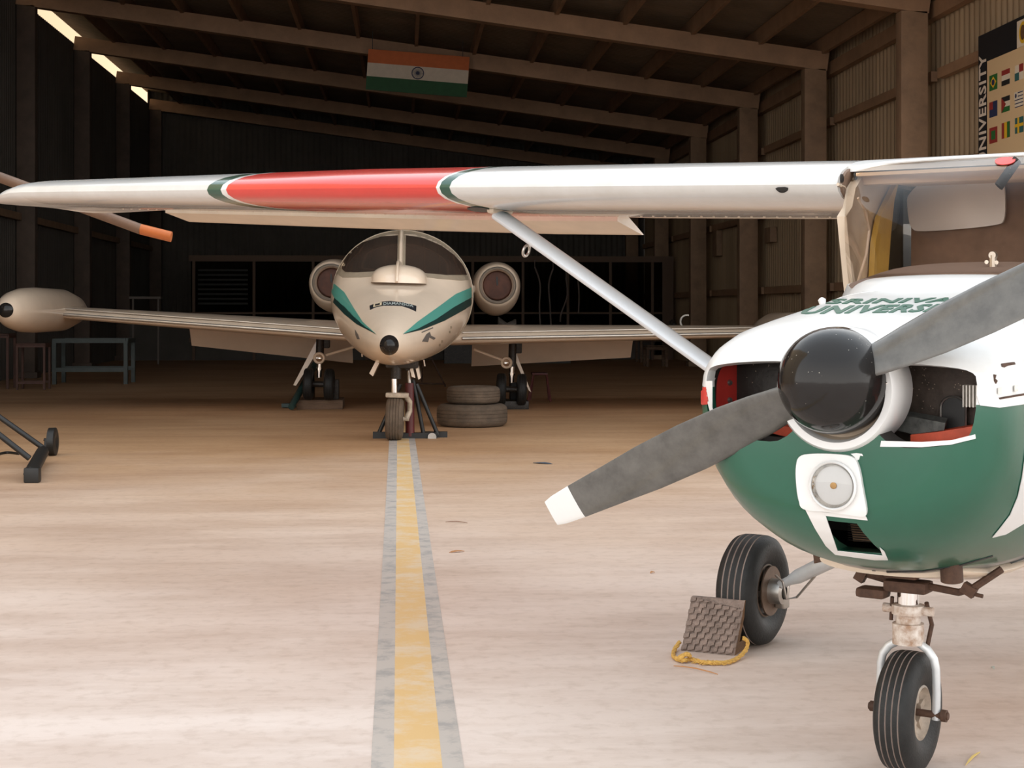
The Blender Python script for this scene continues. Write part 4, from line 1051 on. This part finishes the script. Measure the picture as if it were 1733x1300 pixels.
bn = jd('name_band', [(625.8, 517.7), (636, 514), (647.4, 511), (661.4, 510), (680.8, 512.3), (693, 515), (704.5, 518.2), (704, 527.4), (691.5, 522), (679.7, 518.2), (664.6, 517.5), (648.5, 517.7), (636.6, 520), (626.4, 524.7)], navy, .004, 2.5)
jd('name_patch', [(632.5, 515.5), (640, 513.2), (646.5, 512.3), (646, 517), (639, 518.2), (632, 520.6)], mat('patch_cream', (.62, .50, .33), .6), .006, 2, par=bn)
jd('emblem', [(635, 516), (643, 513.8), (643, 516.8), (635, 518.6)], navy, .0075, 2, par=bn)
v, f = text_geo('DIAMANSOA', .01, 1.0); v, f = subdiv2(v, f, .5); x0 = min(p[0] for p in v); x1 = max(p[0] for p in v); hh_ = max(p[1] for p in v)
def arc_fn(x, y):
    px = 649 + (x - x0) / (x1 - x0) * 50; py = 516.4 - y / hh_ * 4.2 + ((px - 663) / 40) ** 2 * 5.5
    return JF.caster(jb)(px, py)
patch('band_lettering', v, f, arc_fn, .008, mat('grey_letters', (.34, .38, .36), .6), bn, thick=.003)
grey = mat('dark_grey_scuff', (.10, .085, .075), .7)
jd('probe_plate', [(714, 578), (722, 565), (727, 562), (729, 568), (737, 572), (734, 575), (726, 571), (724, 579)], grey, .004, 3)
jd('probe_plate', [(601, 558), (606, 566), (609, 574), (605, 574), (602, 567)], grey, .004, 2.5)
jd('service_panel', [(713, 562), (732, 554), (733, 555.5), (714, 563.5)], grey, .003, 2)
for a in ((762, 552), (760, 560), (747, 576), (743, 582)): jd('panel_mark', [(a[0], a[1]), (a[0] + 2.5, a[1]), (a[0] + 2.5, a[1] + 4), (a[0], a[1] + 4)], framc, .003, 2)
# seam round the fuselage behind the cockpit
q = MB(); rg_ = jsec((3.3, .802, 2.262, .765, 1.526)); q.tube(rg_ + [rg_[0]], .008, 6, caps=False); q.build('fuselage_seam', framc, jt)
# wings with tip tanks
def jz(y): return 1.0 + (y - .75) * .042
def jwsec(s, y, x0=0, x1=1):
    t_ = (y - .75) / 4.1; le = 5.3 + .75 * t_; c = 2.7 - 1.15 * t_
    up, lo = naca(c, .095); pts = up + lo[::-1][1:-1]
    return [Vector((le + x, s * y, jz(y) + z)) for x, z in pts]
for s in (1, -1):
    w = MB().loft([jwsec(s, y) for y in (.55, 1.5, 2.5, 3.5, 4.3, 4.8)]); w.build('wing', jetp, jt, ang=40)
    q = MB()
    P = []
    for y in (.7, 2, 3.2, 4.7):
        t_ = (y - .75) / 4.1; le = 5.3 + .75 * t_; P.append(Vector((le - .004, s * y, jz(y) + .012)))
    q.tube(P, .022, 10); q.tube([p + Vector((.10, 0, .075)) for p in P], .010, 6); q.build('leading_edge_strip', mat('worn_alloy', (.55, .50, .44), .3, metal=.7, var=.2), jt)
    q = MB(); y0_, y1_ = .85, 3.12; e = [Vector((5.3 + .75 * (y - .75) / 4.1 + (2.7 - 1.15 * (y - .75) / 4.1) * .86, s * y, jz(y) - .02)) for y in (y0_, y1_)]
    d_ = Vector((.34, 0, -.40))
    q.loft([[e[0] + Vector((0, 0, .03)), e[0] + Vector((0, 0, -.03)), e[0] + d_ * 1.05, e[0] + d_ * 1.05 + Vector((.02, 0, .012))], [e[1] + Vector((0, 0, .03)), e[1] + Vector((0, 0, -.03)), e[1] + d_ * .8, e[1] + d_ * .8 + Vector((.02, 0, .012))]]); q.build('flap', jetp, jt)
    tc_ = JF.at(8, 525, 0, 4.3) if s > 0 else Vector((4.5, -JF.at(8, 525, 0, 4.3).y - .28, 1.17))
    tk = MB(); prof = [(0, .0), (.02, .055), (.08, .115), (.2, .175), (.45, .235), (.8, .275), (1.3, .29), (2.6, .285), (3.3, .21), (3.9, .09), (4.1, 0)]
    tk.lathe(prof, tc_, (1, 0, .0), 40); to = tk.build('tip_tank', jetp, jt, ang=60)
    q = MB(); q.lathe([(-.006, 0), (.014, .056), (.045, .09), (.05, .09)], tc_, (1, 0, 0), 24); q.build('tank_nose', blackp, to)
    # engine nacelle
    ec = JF.at(842, 483, 0, 7.4) if s < 0 else JF.at(560, 478, 0, 7.4)
    nc = MB(); nc.lathe([(.22, .205), (.10, .205), (.02, .222), (-.01, .245), (.0, .27), (.06, .30), (.3, .335), (.9, .355), (1.6, .34), (2.2, .27), (2.3, .25), (2.28, .2)], ec, (1, 0, 0), 44)
    nc.box(ec + Vector((1.0, -s * .45, -.05)), (1.5, .3, .10), None, 0, .04)
    no = nc.build('engine_nacelle', jetp, jt, ang=50)
    for v_ in no.data.vertices:
        if v_.co.z < ec.z: v_.co.z = ec.z + (v_.co.z - ec.z) * (1.0 + .22 * min(1, max(0, (v_.co.x - ec.x - .02) / .3)))
    q = MB(); q.lathe([(.006, .222), (-.016, .236), (-.026, .248), (-.006, .264)], ec, (1, 0, 0), 40); q.build('intake_lip', mat('worn_alloy', (.5, .5, .5)), no)
    q = MB(); q.lathe([(.13, .206), (.115, .19), (.11, .1), (.11, 0)], ec, (1, 0, 0), 32); q.bar(ec + Vector((.10, .0, .0)), ec + Vector((.10, .01, .12)), .02, .008, up=(1, 0, 0), mi=1); q.build('intake_cover', [mat('brown_intake_cover', (.10, .035, .02), .7, var=.5, vscale=6), blacks], no)
    # main gear
    gx, gy = (540, 1) if s > 0 else (866, -1)
    g0 = JF.at(gx, 640, 0, 6.75); g0.z = 0
    top = jz(abs(g0.y)) - .05
    q = MB(); q.tube([(g0.x, g0.y, top), (g0.x, g0.y, .62)], .055, 14); q.box((g0.x + .05, g0.y - .05, .9), (.10, .16, .2), None, 0, .02); q.build('gear_leg', darkm, jt)
    q = MB(); q.tube([(g0.x, g0.y, .62), (g0.x, g0.y, .40)], .033, 14); q.lathe([(0, .045), (.04, .045)], (g0.x, g0.y, .5), (0, 0, 1), 14); q.build('gear_piston', chrome, jt)
    for dy in (-.14, .14):
        q = MB(); tyre(q, (g0.x, g0.y + dy, .31), (0, 1, 0), .215, .13, .10, n=36); q.build('main_tyre', [rubber, rubber], jt, ang=50)
    q = MB(); q.tube([(g0.x, g0.y - .2, .31), (g0.x, g0.y + .2, .31)], .04, 12); q.build('axle', darkm, jt)
    lp = JF.at(540, 606, 0, 6.6) if s > 0 else JF.at(857, 614, 0, 6.6)
    q = MB(); q.lathe([(0, .05), (-.02, .075), (.0, .082), (.05, .05), (.08, 0)], lp, (1, 0, 0), 28); q.build('landing_light', jetp, jt)
    q = MB(); q.lathe([(.03, 0), (.02, .03), (-.012, .07)], lp, (1, 0, 0), 28); q.build('light_reflector', chrome, jt)
    if s > 0: d0, d1, d2, d3 = (534, 579), (546, 581), (501, 653), (496, 652)
    else: d0, d1, d2, d3 = (862, 589), (869, 585), (899, 664), (895, 661)
    pl_ = [JF.at(*p, 0, 6.85) for p in (d0, d1, d2, d3)]
    q = MB(); q.prism(pl_, (.35, 0, 0)); q.build('gear_door', jetp, jt)
    if s > 0: a, b_ = JF.at(553, 601, 0, 6.6), JF.at(600, 587, 0, 6.2)
    else: a, b_ = JF.at(851, 610, 0, 6.6), JF.at(803, 592, 0, 6.2)
    q = MB(); q.tube([a, b_], .018, 8); q.build('side_brace', jetp, jt)
q = MB(); q.loft([[Vector((x0, -.06, z)), Vector(((x0 * 2 + x1) / 3, .06 * w_, z)), Vector((x1, 0, z)), Vector(((x0 * 2 + x1) / 3, -.06 * w_, z))] for x0, x1, z, w_ in ((8.8, 11.8, 2.1, 1), (10.8, 12.3, 3.35, .6))]); q.build('tail_fin', jetp, jt)
for s in (1, -1):
    q = MB(); q.loft([[Vector((x0, s * y, 3.3)), Vector(((x0 + x1) / 2, s * y, 3.34)), Vector((x1, s * y, 3.3)), Vector(((x0 + x1) / 2, s * y, 3.26))] for x0, x1, y in ((10.9, 12.3, 0), (11.7, 12.5, 2.1))]); q.build('tailplane', jetp, jt)
# nose gear
ng = JF.at(667, 745, 2, 0)
ng = JF.I @ UN(667, 745, 2, 0)
gz = ng.z
q = MB(); tyre(q, (ng.x, ng.y, gz + .222), (0, 1, 0), .222, .185, .10, n=48); q.build('nose_tyre', [oldrub, oldrub], jt, ang=50)
q = MB(); q.lathe([(-.07, .10), (-.08, .09), (-.05, .03), (-.05, 0)], (ng.x, ng.y, gz + .222), (0, 1, 0), 24); q.lathe([(.07, .10), (.08, .09), (.05, .03), (.05, 0)], (ng.x, ng.y, gz + .222), (0, 1, 0), 24); q.build('nose_rim', steel, jt)
q = MB(); q.tube([(ng.x, ng.y + .01, gz + .47), (ng.x, ng.y + .02, gz + .66)], .035, 14); q.build('nose_piston', chrome, jt)
q = MB(); q.tube([(ng.x, ng.y, gz + .64), (ng.x, ng.y, .80)], .055, 14); q.box((ng.x + .1, ng.y - .06, .83), (.3, .34, .16), None, 0, .02)
q.tube([(ng.x + .02, ng.y - .12, .75), (ng.x + .3, ng.y - .12, .85)], .03, 8); q.build('nose_leg', darkm, jt)
q = MB(); q.box((ng.x, ng.y - .02, gz + .47), (.16, .24, .05), None, 0, .015); q.tube([(ng.x, ng.y - .11, gz + .46), (ng.x + .04, ng.y - .15, gz + .40), (ng.x + .06, ng.y - .15, gz + .3), (ng.x, ng.y - .12, gz + .222)], .028, 10); q.tube([(ng.x, ng.y, gz + .222), (ng.x, ng.y - .15, gz + .222)], .022, 10); q.build('nose_fork', mat('grimy_white', (.5, .4, .3), .5, var=.4, vscale=20), jt)
for P in ([(637, 609), (643, 612), (631, 637), (625, 632)], [(690, 611), (696, 612), (703, 640), (697, 638)], [(701, 613), (706, 612), (712, 640), (708, 643)]):
    pl_ = [JF.at(*p, 0, 1.7) for p in P]; q = MB(); q.prism(pl_, (.35, 0, 0)); q.build('nose_gear_door', jetp, jt)
for a, b_ in (((612, 592), (613, 604)), ((717, 609), (719, 620)), ((706, 607), (708, 618))):
    q = MB(); q.tube([JF.at(*a, 0, 2.4), JF.at(*b_, 0, 2.4)], .008, 6); q.build('antenna_mast', jetp, jt)

# ------------------------------------------------------------------ jack under the nose
def W(px, py, Y): return UN(px, py, 1, Y)
jy = 17.0
base = gp(694, 744); 
t = thing('tripod_jack', 'maroon and black tripod jack standing under the nose of the jet', 'jack', base)
def part(name, mb, m, par, org, **kw): return mb.build(name, m, par, origin=org, **kw)
Yj = base.y + .18
def Wj(px, py): return W(px, py, Yj)
q = MB(); a = Wj(694, 738); b_ = Wj(693, 648); q.tube([a, b_], .048, 16); part('jack_cylinder', q, maroon, t, base)
q = MB(); q.tube([Wj(693, 648), Wj(692, 618)], .022, 12); part('jack_ram', q, steel, t, base)
for a, b_ in (((699, 642), (717, 736)), ((705, 650), (741, 736)), ((678, 650), (640, 736))):
    q = MB(); q.tube([Wj(*a), Wj(*b_)], .022, 10); part('leg', q, blacks, t, base)
q = MB(); z = .06
q.bar(W(631, 738, Yj), W(680, 739, Yj), .07, .09); q.bar(W(672, 740, Yj), W(740, 739, Yj), .09, .09); q.bar(W(716, 736, Yj + .1), W(757, 736, Yj + .1), .08, .07); part('base_frame', q, blacks, t, base)
q = MB(); q.lathe([(0, 0), (0, .045), (.02, .045), (.02, 0)], W(731, 739, Yj) + Vector((0, -.06, 0)), (0, -1, 0), 16); part('caster', q, steel, t, base)

# ------------------------------------------------------------------ tyres on the floor
def lying(name, px, pyb, R, w, rim, label, zb=0, Y=None):
    c = gp(px, pyb); Y = (Y or c.y + R); X = W(px, pyb, Y).x
    q = MB(); tyre(q, (X, Y, zb + w / 2), (0, 0, 1), R, w, rim, n=56)
    return single(name, q, [oldrub, oldrub], label, 'tyre', (X, Y, zb), 'tyres stacked beside the jet nose wheel', ang=50)
Yt = gp(800, 725).y + .41
lying('old_tyre', 799, 725, .415, .262, .22, 'large dirty tyre lying flat on the floor, bottom of the pair', 0, Yt)
lying('old_tyre', 801, 690, .315, .20, .17, 'smaller pale brown tyre lying on top of the large one', .264, Yt)

# ------------------------------------------------------------------ timber and stands at the jet's main wheels
def wbox(name, x0, x1, yt, yb, Y, dep, m, label, cat, group=None, bev=.01, zb=None):
    a = W(x0, yb, Y); b_ = W(x1, yt, Y); z0_ = a.z if zb is None else zb
    q = MB(); q.box(((a.x + b_.x) / 2, Y + dep / 2, (z0_ + b_.z) / 2), (b_.x - a.x, dep, b_.z - z0_), None, 0, bev)
    return single(name, q, m, label, cat, ((a.x + b_.x) / 2, Y + dep / 2, z0_), group)
g1 = gp(541, 693).y
zt = W(541, 677, g1).z
wbox('timber_block', 503, 580, 677, 693, g1, .75, wood, 'flat timber block under the main wheel left of the jet nose', 'timber', zb=0)
wbox('timber_chock', 516, 531, 645, 677, g1 + .10, .30, wood, 'upright timber chock on the flat block, outer side of the wheel', 'timber', zb=zt)
wbox('timber_chock', 559, 573, 643, 677, g1 + .10, .30, darkm, 'dark upright chock on the flat block, inner side of the wheel', 'timber', zb=zt)
g2 = gp(866, 693).y
wbox('timber_block', 848, 895, 679, 693, g2, .6, darkm, 'dark low block under the main wheel right of the stacked tyres', 'block', zb=0)
wbox('steel_stand', 864, 882, 648, 679, g2 + .30, .25, blacks, 'black box stand behind the right main wheel', 'stand', zb=W(866, 679, g2).z)
b0 = gp(487, 690)
t = thing('support_stand', 'dark green steel support leg leaning under the left wing root of the jet', 'support stand', b0)
q = MB(); q.tube([gp(493, 689, .05), W(530, 622, b0.y + .3), W(536, 590, b0.y + .4)], [.045, .05, .04], 12); part('leg', q, dgreen, t, b0)
q = MB(); q.box(b0 + Vector((0, 0, .03)), (.16, .12, .06), None, 0, .02); q.box(gp(489, 686, .04), (.2, .06, .05)); part('foot', q, dgreen, t, b0)
b0 = gp(730, 655)
t = thing('trestle', 'thin brown metal trestle half hidden behind the jet nose', 'trestle', b0)
q = MB()
q.tube([W(731, 608, b0.y), W(753, 652, b0.y)], .014, 6); q.tube([W(716, 610, b0.y), W(714, 648, b0.y)], .012, 6); q.tube([W(704, 649, b0.y), W(753, 650, b0.y)], .014, 6); q.tube([W(731, 606, b0.y), W(712, 606, b0.y)], .014, 6)
q.tube([W(704, 649, b0.y), W(704, 660, b0.y)], .012, 6); q.tube([W(753, 650, b0.y), W(755, 661, b0.y)], .014, 6)
part('frame', q, rusty, t, b0)
b0 = gp(912, 680)
t = thing('red_stool', 'red tubular stool standing behind the right main wheel of the jet', 'stool', b0)
for a, b_, dy in (((903, 634), (893, 680), 0), ((925, 634), (932, 680), 0), ((903, 634), (897, 677), .3), ((925, 634), (929, 677), .3)):
    q = MB(); q.tube([W(a[0], a[1], b0.y + dy), UN(b_[0], b_[1], 1, b0.y + dy) ], .016, 8)
    for v_ in q.v: v_.z = max(v_.z, 0.001)
    part('leg', q, maroon, t, b0)
q = MB(); a = W(901, 633, b0.y); b_ = W(927, 637, b0.y); q.box(((a.x + b_.x) / 2, b0.y + .15, a.z), (b_.x - a.x, .34, .035), None, 0, .01); part('seat', q, maroon, t, b0)

# ------------------------------------------------------------------ tow bar at the left edge
b0 = gp(60, 795)
t = thing('tow_bar', 'black steel tow bar frame with a small wheel at the left edge of the floor', 'tow bar', b0)
hub = gp(60, 794, .10); far = gp(72, 765, .10)
q = MB(); q.tube([hub + Vector((-.02, -.08, -.03)), far], .055, 12); part('cross_tube', q, blacks, t, b0)
q = MB(); q.box(hub + Vector((-.01, -.06, -.04)), (.12, .10, .12), None, 0, .015); part('end_block', q, blacks, t, b0)
zc = .16
q = MB(); q.tube([gp(50, 776, .17), gp(50, 776, .17) + (UN(-60, 690, 1, hub.y + .1) - UN(50, 776, 1, hub.y + .1))], .024, 10); part('bar', q, blacks, t, b0)
q = MB(); q.tube([far + Vector((0, 0, .04)), far + Vector((0, 0, .04)) + (UN(-60, 668, 1, far.y) - UN(66, 757, 1, far.y))], .024, 10); part('bar', q, blacks, t, b0)
wc = gp(89, 771); R_ = .13
q = MB(); q.lathe([(-.035, .05), (-.038, .10), (-.03, R_), (.03, R_), (.038, .10), (.035, .05), (.02, .03), (.02, 0)], wc + Vector((0, 0, R_)), (1, 0, .02), 32); q.lathe([(-.035, .05), (-.02, .03), (-.02, 0)], wc + Vector((0, 0, R_)), (1, 0, .02), 32); part('wheel', q, blacks, t, b0)
q = MB(); q.tube([wc + Vector((-.06, 0, R_ + .02)), wc + Vector((-.06, -.04, .03)), far], .016, 8); q.tube([wc + Vector((-.08, 0, R_ + .02)), wc + Vector((0, 0, R_))], .014, 8); part('wheel_bracket', q, blacks, t, b0)
q = MB(); q.tube(cr([gp(32, 768, .012), gp(15, 766, .012), gp(0, 768, .012), gp(-30, 778, .012)]), .012, 6)
single('cable', q, blacks, 'short black cable lying on the floor beside the tow bar', 'cable', tuple(gp(10, 767)))

# ------------------------------------------------------------------ hovering blade behind the wing: drooping rotor of a parked machine outside the frame
Yb = 11.5
hubp = W(-330, 178, Yb)
t = thing('rotor', 'brown rotor blade with an orange tip reaching in behind the white wing', 'rotor', (hubp.x, hubp.y, 0))
org = (hubp.x, hubp.y, 0)
a = W(-310, 186, Yb); b_ = W(238, 388, Yb); c_ = W(290, 401, Yb)
brn = mat('brown_blade', (.17, .10, .065), .5, var=.3); orn = mat('orange_tip', (.48, .13, .03), .5, var=.2)
def bladebar(p, q_, w0, m, name, par):
    d = (q_ - p).normalized(); up = Vector((0, 0, 1)); n1_ = (up - d * up.dot(d)).normalized(); dp = d.cross(n1_)
    mb_ = MB(); rings = []
    for k in range(5):
        c0_ = p + (q_ - p) * k / 4; rings.append([c0_ + n1_ * (w0 * cos(t2) * .5) + dp * (.10 * sin(t2) * .5 + .02 * cos(t2)) for t2 in [2 * pi * j / 14 for j in range(14)]])
    mb_.loft(rings); return part(name, mb_, m, par, org)
bo = bladebar(a, b_, .075, brn, 'rotor_blade', t); bladebar(b_, c_, .075, orn, 'blade_tip', bo)
q = MB(); q.tube([(hubp.x, hubp.y, 0), (hubp.x, hubp.y, hubp.z + .1)], .07, 16); q.lathe([(0, 0), (0, .5), (.05, .5), (.08, 0)], (hubp.x, hubp.y, 0), (0, 0, 1), 24); part('mast', q, blacks, t, org)

# ------------------------------------------------------------------ things in the dark along the back and left
def frame_stand(name, x0, x1, yt, yb, Y, dep, m, label, cat, r=.018, mid=None, top=True):
    g0_ = W((x0 + x1) / 2, yb, Y); org_ = Vector((g0_.x, Y + dep / 2, 0)); t_ = thing(name, label, cat, org_)
    for x in (x0, x1):
        for dy in (0, dep):
            p = W(x, yt, Y); q = MB(); q.bar((p.x, Y + dy, 0), (p.x, Y + dy, p.z), r * 2, r * 2, up=(0, 1, 0)); part('leg', q, m, t_, org_)
    a_ = W(x0, yt, Y); b2 = W(x1, yt, Y)
    q = MB()
    for dy in (0, dep): q.bar((a_.x, Y + dy, a_.z), (b2.x, Y + dy, a_.z), r * 2.2, r * 2.2)
    for x in (a_.x, b2.x): q.bar((x, Y, a_.z), (x, Y + dep, a_.z), r * 2.2, r * 2.2)
    part('top_frame', q, m, t_, org_)
    if mid:
        zz = W(x0, mid, Y).z; q = MB()
        for dy in (0, dep): q.bar((a_.x, Y + dy, zz), (b2.x, Y + dy, zz), r * 2.2, r * 2.2)
        part('lower_rail', q, m, t_, org_)
    if top:
        q = MB(); q.box(((a_.x + b2.x) / 2, Y + dep / 2, a_.z + r * 2), (b2.x - a_.x + .04, dep + .04, .02)); part('top', q, m, t_, org_)
    return t_
brs = mat('brown_red_steel', (.09, .035, .022), .6, var=.3); gst = mat('grey_green_steel', (.065, .08, .075), .55, var=.3)
frame_stand('work_stool', 29, 75, 586, 655, 27.5, .4, brs, 'tall narrow brown stool frame in the dark below the wing tip tank', 'stool', mid=648)
frame_stand('equipment_cart', 92, 213, 577, 640, 29.5, .8, gst, 'grey steel cart frame standing in the dark at the left', 'cart', .035, mid=626, top=False)
frame_stand('steel_rack', -40, 13, 570, 655, 27.8, .5, brs, 'brown steel rack cut by the left edge of the photo', 'rack', .02, top=True)
frame_stand('workbench', 1085, 1300, 562, 610, 40.5, .8, wood, 'wooden workbench against the back right corner', 'workbench', .03)
frame_stand('small_trestle', 1096, 1128, 590, 622, 37.5, .5, wood, 'small wooden trestle in the dark under the right wing of the jet', 'trestle', .03)
zb_ = W(1180, 562, 40.5).z + .075
def rimthing(px, R, label):
    p = W(px, 560, 40.8); q = MB(); q.lathe([(-.05, R), (.05, R), (.05, R - .04), (-.05, R - .04)], (p.x, 40.8, zb_ + R), (.3, 1, 0), 28, closed=True); single('wheel_hoop', q, steel, label, 'hoop', (p.x, 40.8, zb_))
rimthing(1163, .19, 'round grey metal hoop standing on the workbench')
dm2 = mat('dull_grey_casting', (.10, .09, .08), .5, metal=.4, var=.5, vscale=12)
for px, w_, h_, lb in ((1139, .16, .26, 'leftmost dull metal casting on the workbench, beside the hoop'), (1190, .22, .24, 'rounded metal casting on the workbench just right of the hoop'), (1215, .2, .3, 'tall metal casting on the workbench, second right of the hoop'), (1243, .26, .22, 'wide metal casting at the right of the workbench')):
    p = W(px, 560, 40.8); w_ *= .72; q = MB(); q.lathe([(0, 0), (0, w_ * .8), (h_ * .3, w_), (h_ * .5, w_ * .6), (h_ * .7, w_ * .75), (h_ * .9, w_ * .3), (h_, 0)], (p.x, 40.9, zb_), (0, 0, 1), 12); q.box((p.x + w_ * .4, 40.8, zb_ + h_ * .3), (w_ * .7, w_ * .7, h_ * .5), None, 0, .02)
    single('metal_casting', q, dm2, lb, 'engine part', (p.x, 40.9, zb_), 'castings on the workbench')
q = MB(); p = W(858, 548, 40.5); q.loft([[p + Vector((sx * .45 * r, .2 * cos(a), .12 * sin(a) * r + .08 * sin(k * 2.1))) for a in [2 * pi * j / 10 for j in range(10)]] for k, (sx, r) in enumerate(((-1, .5), (-.5, 1), (0, .8), (.5, 1), (1, .4)))])
zl = min(v_.z for v_ in q.v)
single('cloth_bundle', q, mat('grey_white_cloth', (.40, .35, .30), .9, var=.4, vscale=6), 'pale crumpled cloth bundle on the rack behind the right engine', 'cloth', (p.x, p.y, zl))
q = MB(); q.box((p.x, p.y, zl / 2), (3.2, .6, zl)); single('storage_rack', q, darkm, 'dark low storage cabinet under the pale cloth bundle', 'cabinet', (p.x, p.y, 0))
for k, (px, pts) in enumerate(((912, [(905, 452), (914, 480), (913, 520), (915, 560)]), (930, [(936, 455), (929, 480), (931, 520), (933, 560)]), (955, [(958, 470), (960, 500), (950, 530), (948, 545)]), (980, [(978, 470), (980, 500), (979, 530)]))):
    q = MB(); q.tube(cr([W(a, b2, 42.7) for a, b2 in pts]), .022, 6)
    z1_ = W(pts[0][0], 440, 42.7)
    q.tube([z1_, W(pts[0][0], pts[0][1], 42.7)], .012, 6)
    single('hanging_cable', q, mat('grey_cable', (.16, .12, .10), .7), ['pale cable hanging in the back window, nearest the right engine', 'cable hanging in the back window, second from the engine', 'bowed cable hanging in the back window, third from the engine', 'short cable hanging in the back window, beside the white strut'][k], 'cable', tuple(z1_), 'cables hanging in the back window')
def wl(px0, px1, py, Y, lb):
    a = W(px0, py, Y); b_ = W(px1, py, Y); q = MB(); q.box(((a.x + b_.x) / 2, Y + .15, a.z), (b_.x - a.x, .3, .06)); 
    for x in (a.x + .08, b_.x - .08): q.bar((x, Y + .15, 0), (x, Y + .15, a.z), .04, .04, up=(0, 1, 0))
    single('narrow_shelf', q, mat('grey_brown_shelf', (.16, .13, .11), .7), lb, 'shelf', ((a.x + b_.x) / 2, Y + .15, 0))
wl(218, 272, 504, 40, 'narrow grey shelf on posts in the dark above the left wing of the jet')
for px, py, w_, h_, lb in ((1207, 412, 18, 44, 'small grey switch box high on the right wall, further back'), (1296, 398, 19, 26, 'grey switch box on the right wall above the nose of the aeroplane')):
    Yw = UN(px, 400, 0, B + .1).y; a = UN(px, py + h_ / 2, 0, B + .14); q = MB(); q.box((B + .2, Yw, W(px, py, Yw).z), (.14, .5, h_ * Yw / 2700), None, 0, .01); single('switch_box', q, concrete, lb, 'switch box', (B + .2, Yw, W(px, py, Yw).z - h_ * Yw / 5400))

# ------------------------------------------------------------------ small litter on the floor
leafm = mat('dry_leaf', (.42, .20, .08), .8); bluem = mat('dark_blue_scrap', (.05, .07, .10), .7); strawm = mat('dry_straw', (.62, .45, .14), .8)
def litter(name, a, b_, w_, m, label, cat):
    p = gp(*a); r = gp(*b_); d = r - p; n_ = Vector((-d.y, d.x, 0)).normalized() * w_; q = MB()
    prof = [(0, 0), (.25, .8), (.5, 1), (.8, .6), (1, .05)]
    top = [p + d * t_ + n_ * k + Vector((0, 0, .004 + .008 * sin(t_ * 3))) for t_, k in prof]; bot = [p + d * t_ - n_ * k * .8 + Vector((0, 0, .004 + .006 * sin(t_ * 3))) for t_, k in prof]
    n = len(prof); vs = top + bot + [v_ - Vector((0, 0, .003)) for v_ in top + bot]; fs = []
    for i in range(n - 1): fs += [(i, i + 1, n + i + 1, n + i), (2 * n + i, 3 * n + i, 3 * n + i + 1, 2 * n + i + 1), (i, 2 * n + i, 2 * n + i + 1, i + 1), (n + i, n + i + 1, 3 * n + i + 1, 3 * n + i)]
    q.add(vs, fs); single(name, q, m, label, cat, tuple((p + r) / 2))
litter('plastic_scrap', (902, 784), (935, 786), .035, bluem, 'dark blue plastic scrap on the floor between the two aircraft', 'scrap')
litter('dry_leaf', (760, 936), (786, 934), .014, leafm, 'curled brown leaf on the floor, right of the yellow line', 'leaf')
litter('dry_twig', (754, 884), (791, 886), .006, mat('twig', (.25, .15, .1), .8), 'thin dark twig on the floor beyond the brown leaf', 'twig')
litter('dry_leaf', (1100, 971), (1108, 970), .008, leafm, 'tiny brown leaf flake left of the chocked wheel', 'leaf')
litter('straw', (1634, 1297), (1659, 1275), .003, strawm, 'yellow straw on the floor right of the nose wheel', 'straw')
litter('straw', (1140, 1128), (1215, 1143), .0012, leafm, 'thin brown straw on the floor in front of the rope', 'straw')
litter('pale_chip', (1677, 1131), (1683, 1134), .006, mat('pale_chip', (.45, .47, .42), .8), 'small pale green chip on the floor right of the nose gear', 'chip')
# ================================================================== LIGHT
w = bpy.data.worlds.new('sky'); scene.world = w; w.use_nodes = True; nt = w.node_tree
for n in list(nt.nodes): nt.nodes.remove(n)
wo = nt.nodes.new('ShaderNodeOutputWorld'); bg = nt.nodes.new('ShaderNodeBackground'); nt.links.new(bg.outputs[0], wo.inputs[0])
tc = nt.nodes.new('ShaderNodeTexCoord'); sx = nt.nodes.new('ShaderNodeSeparateXYZ'); nt.links.new(tc.outputs['Generated'], sx.inputs[0])
cr_ = nt.nodes.new('ShaderNodeValToRGB'); e = cr_.color_ramp.elements
e[0].position = .0; e[0].color = (1.0, .97, .93, 1); e[1].position = .75; e[1].color = (.50, .55, .60, 1)
nt.links.new(sx.outputs['Z'], cr_.inputs[0]); nt.links.new(cr_.outputs[0], bg.inputs[0])
bg.inputs[1].default_value = 3.05
vs_ = scene.view_settings
scene.display_settings.display_device = 'sRGB'
vs_.view_transform = 'Standard'; vs_.look = 'None'; vs_.exposure = 0.0; vs_.gamma = 1.0; vs_.use_curve_mapping = False
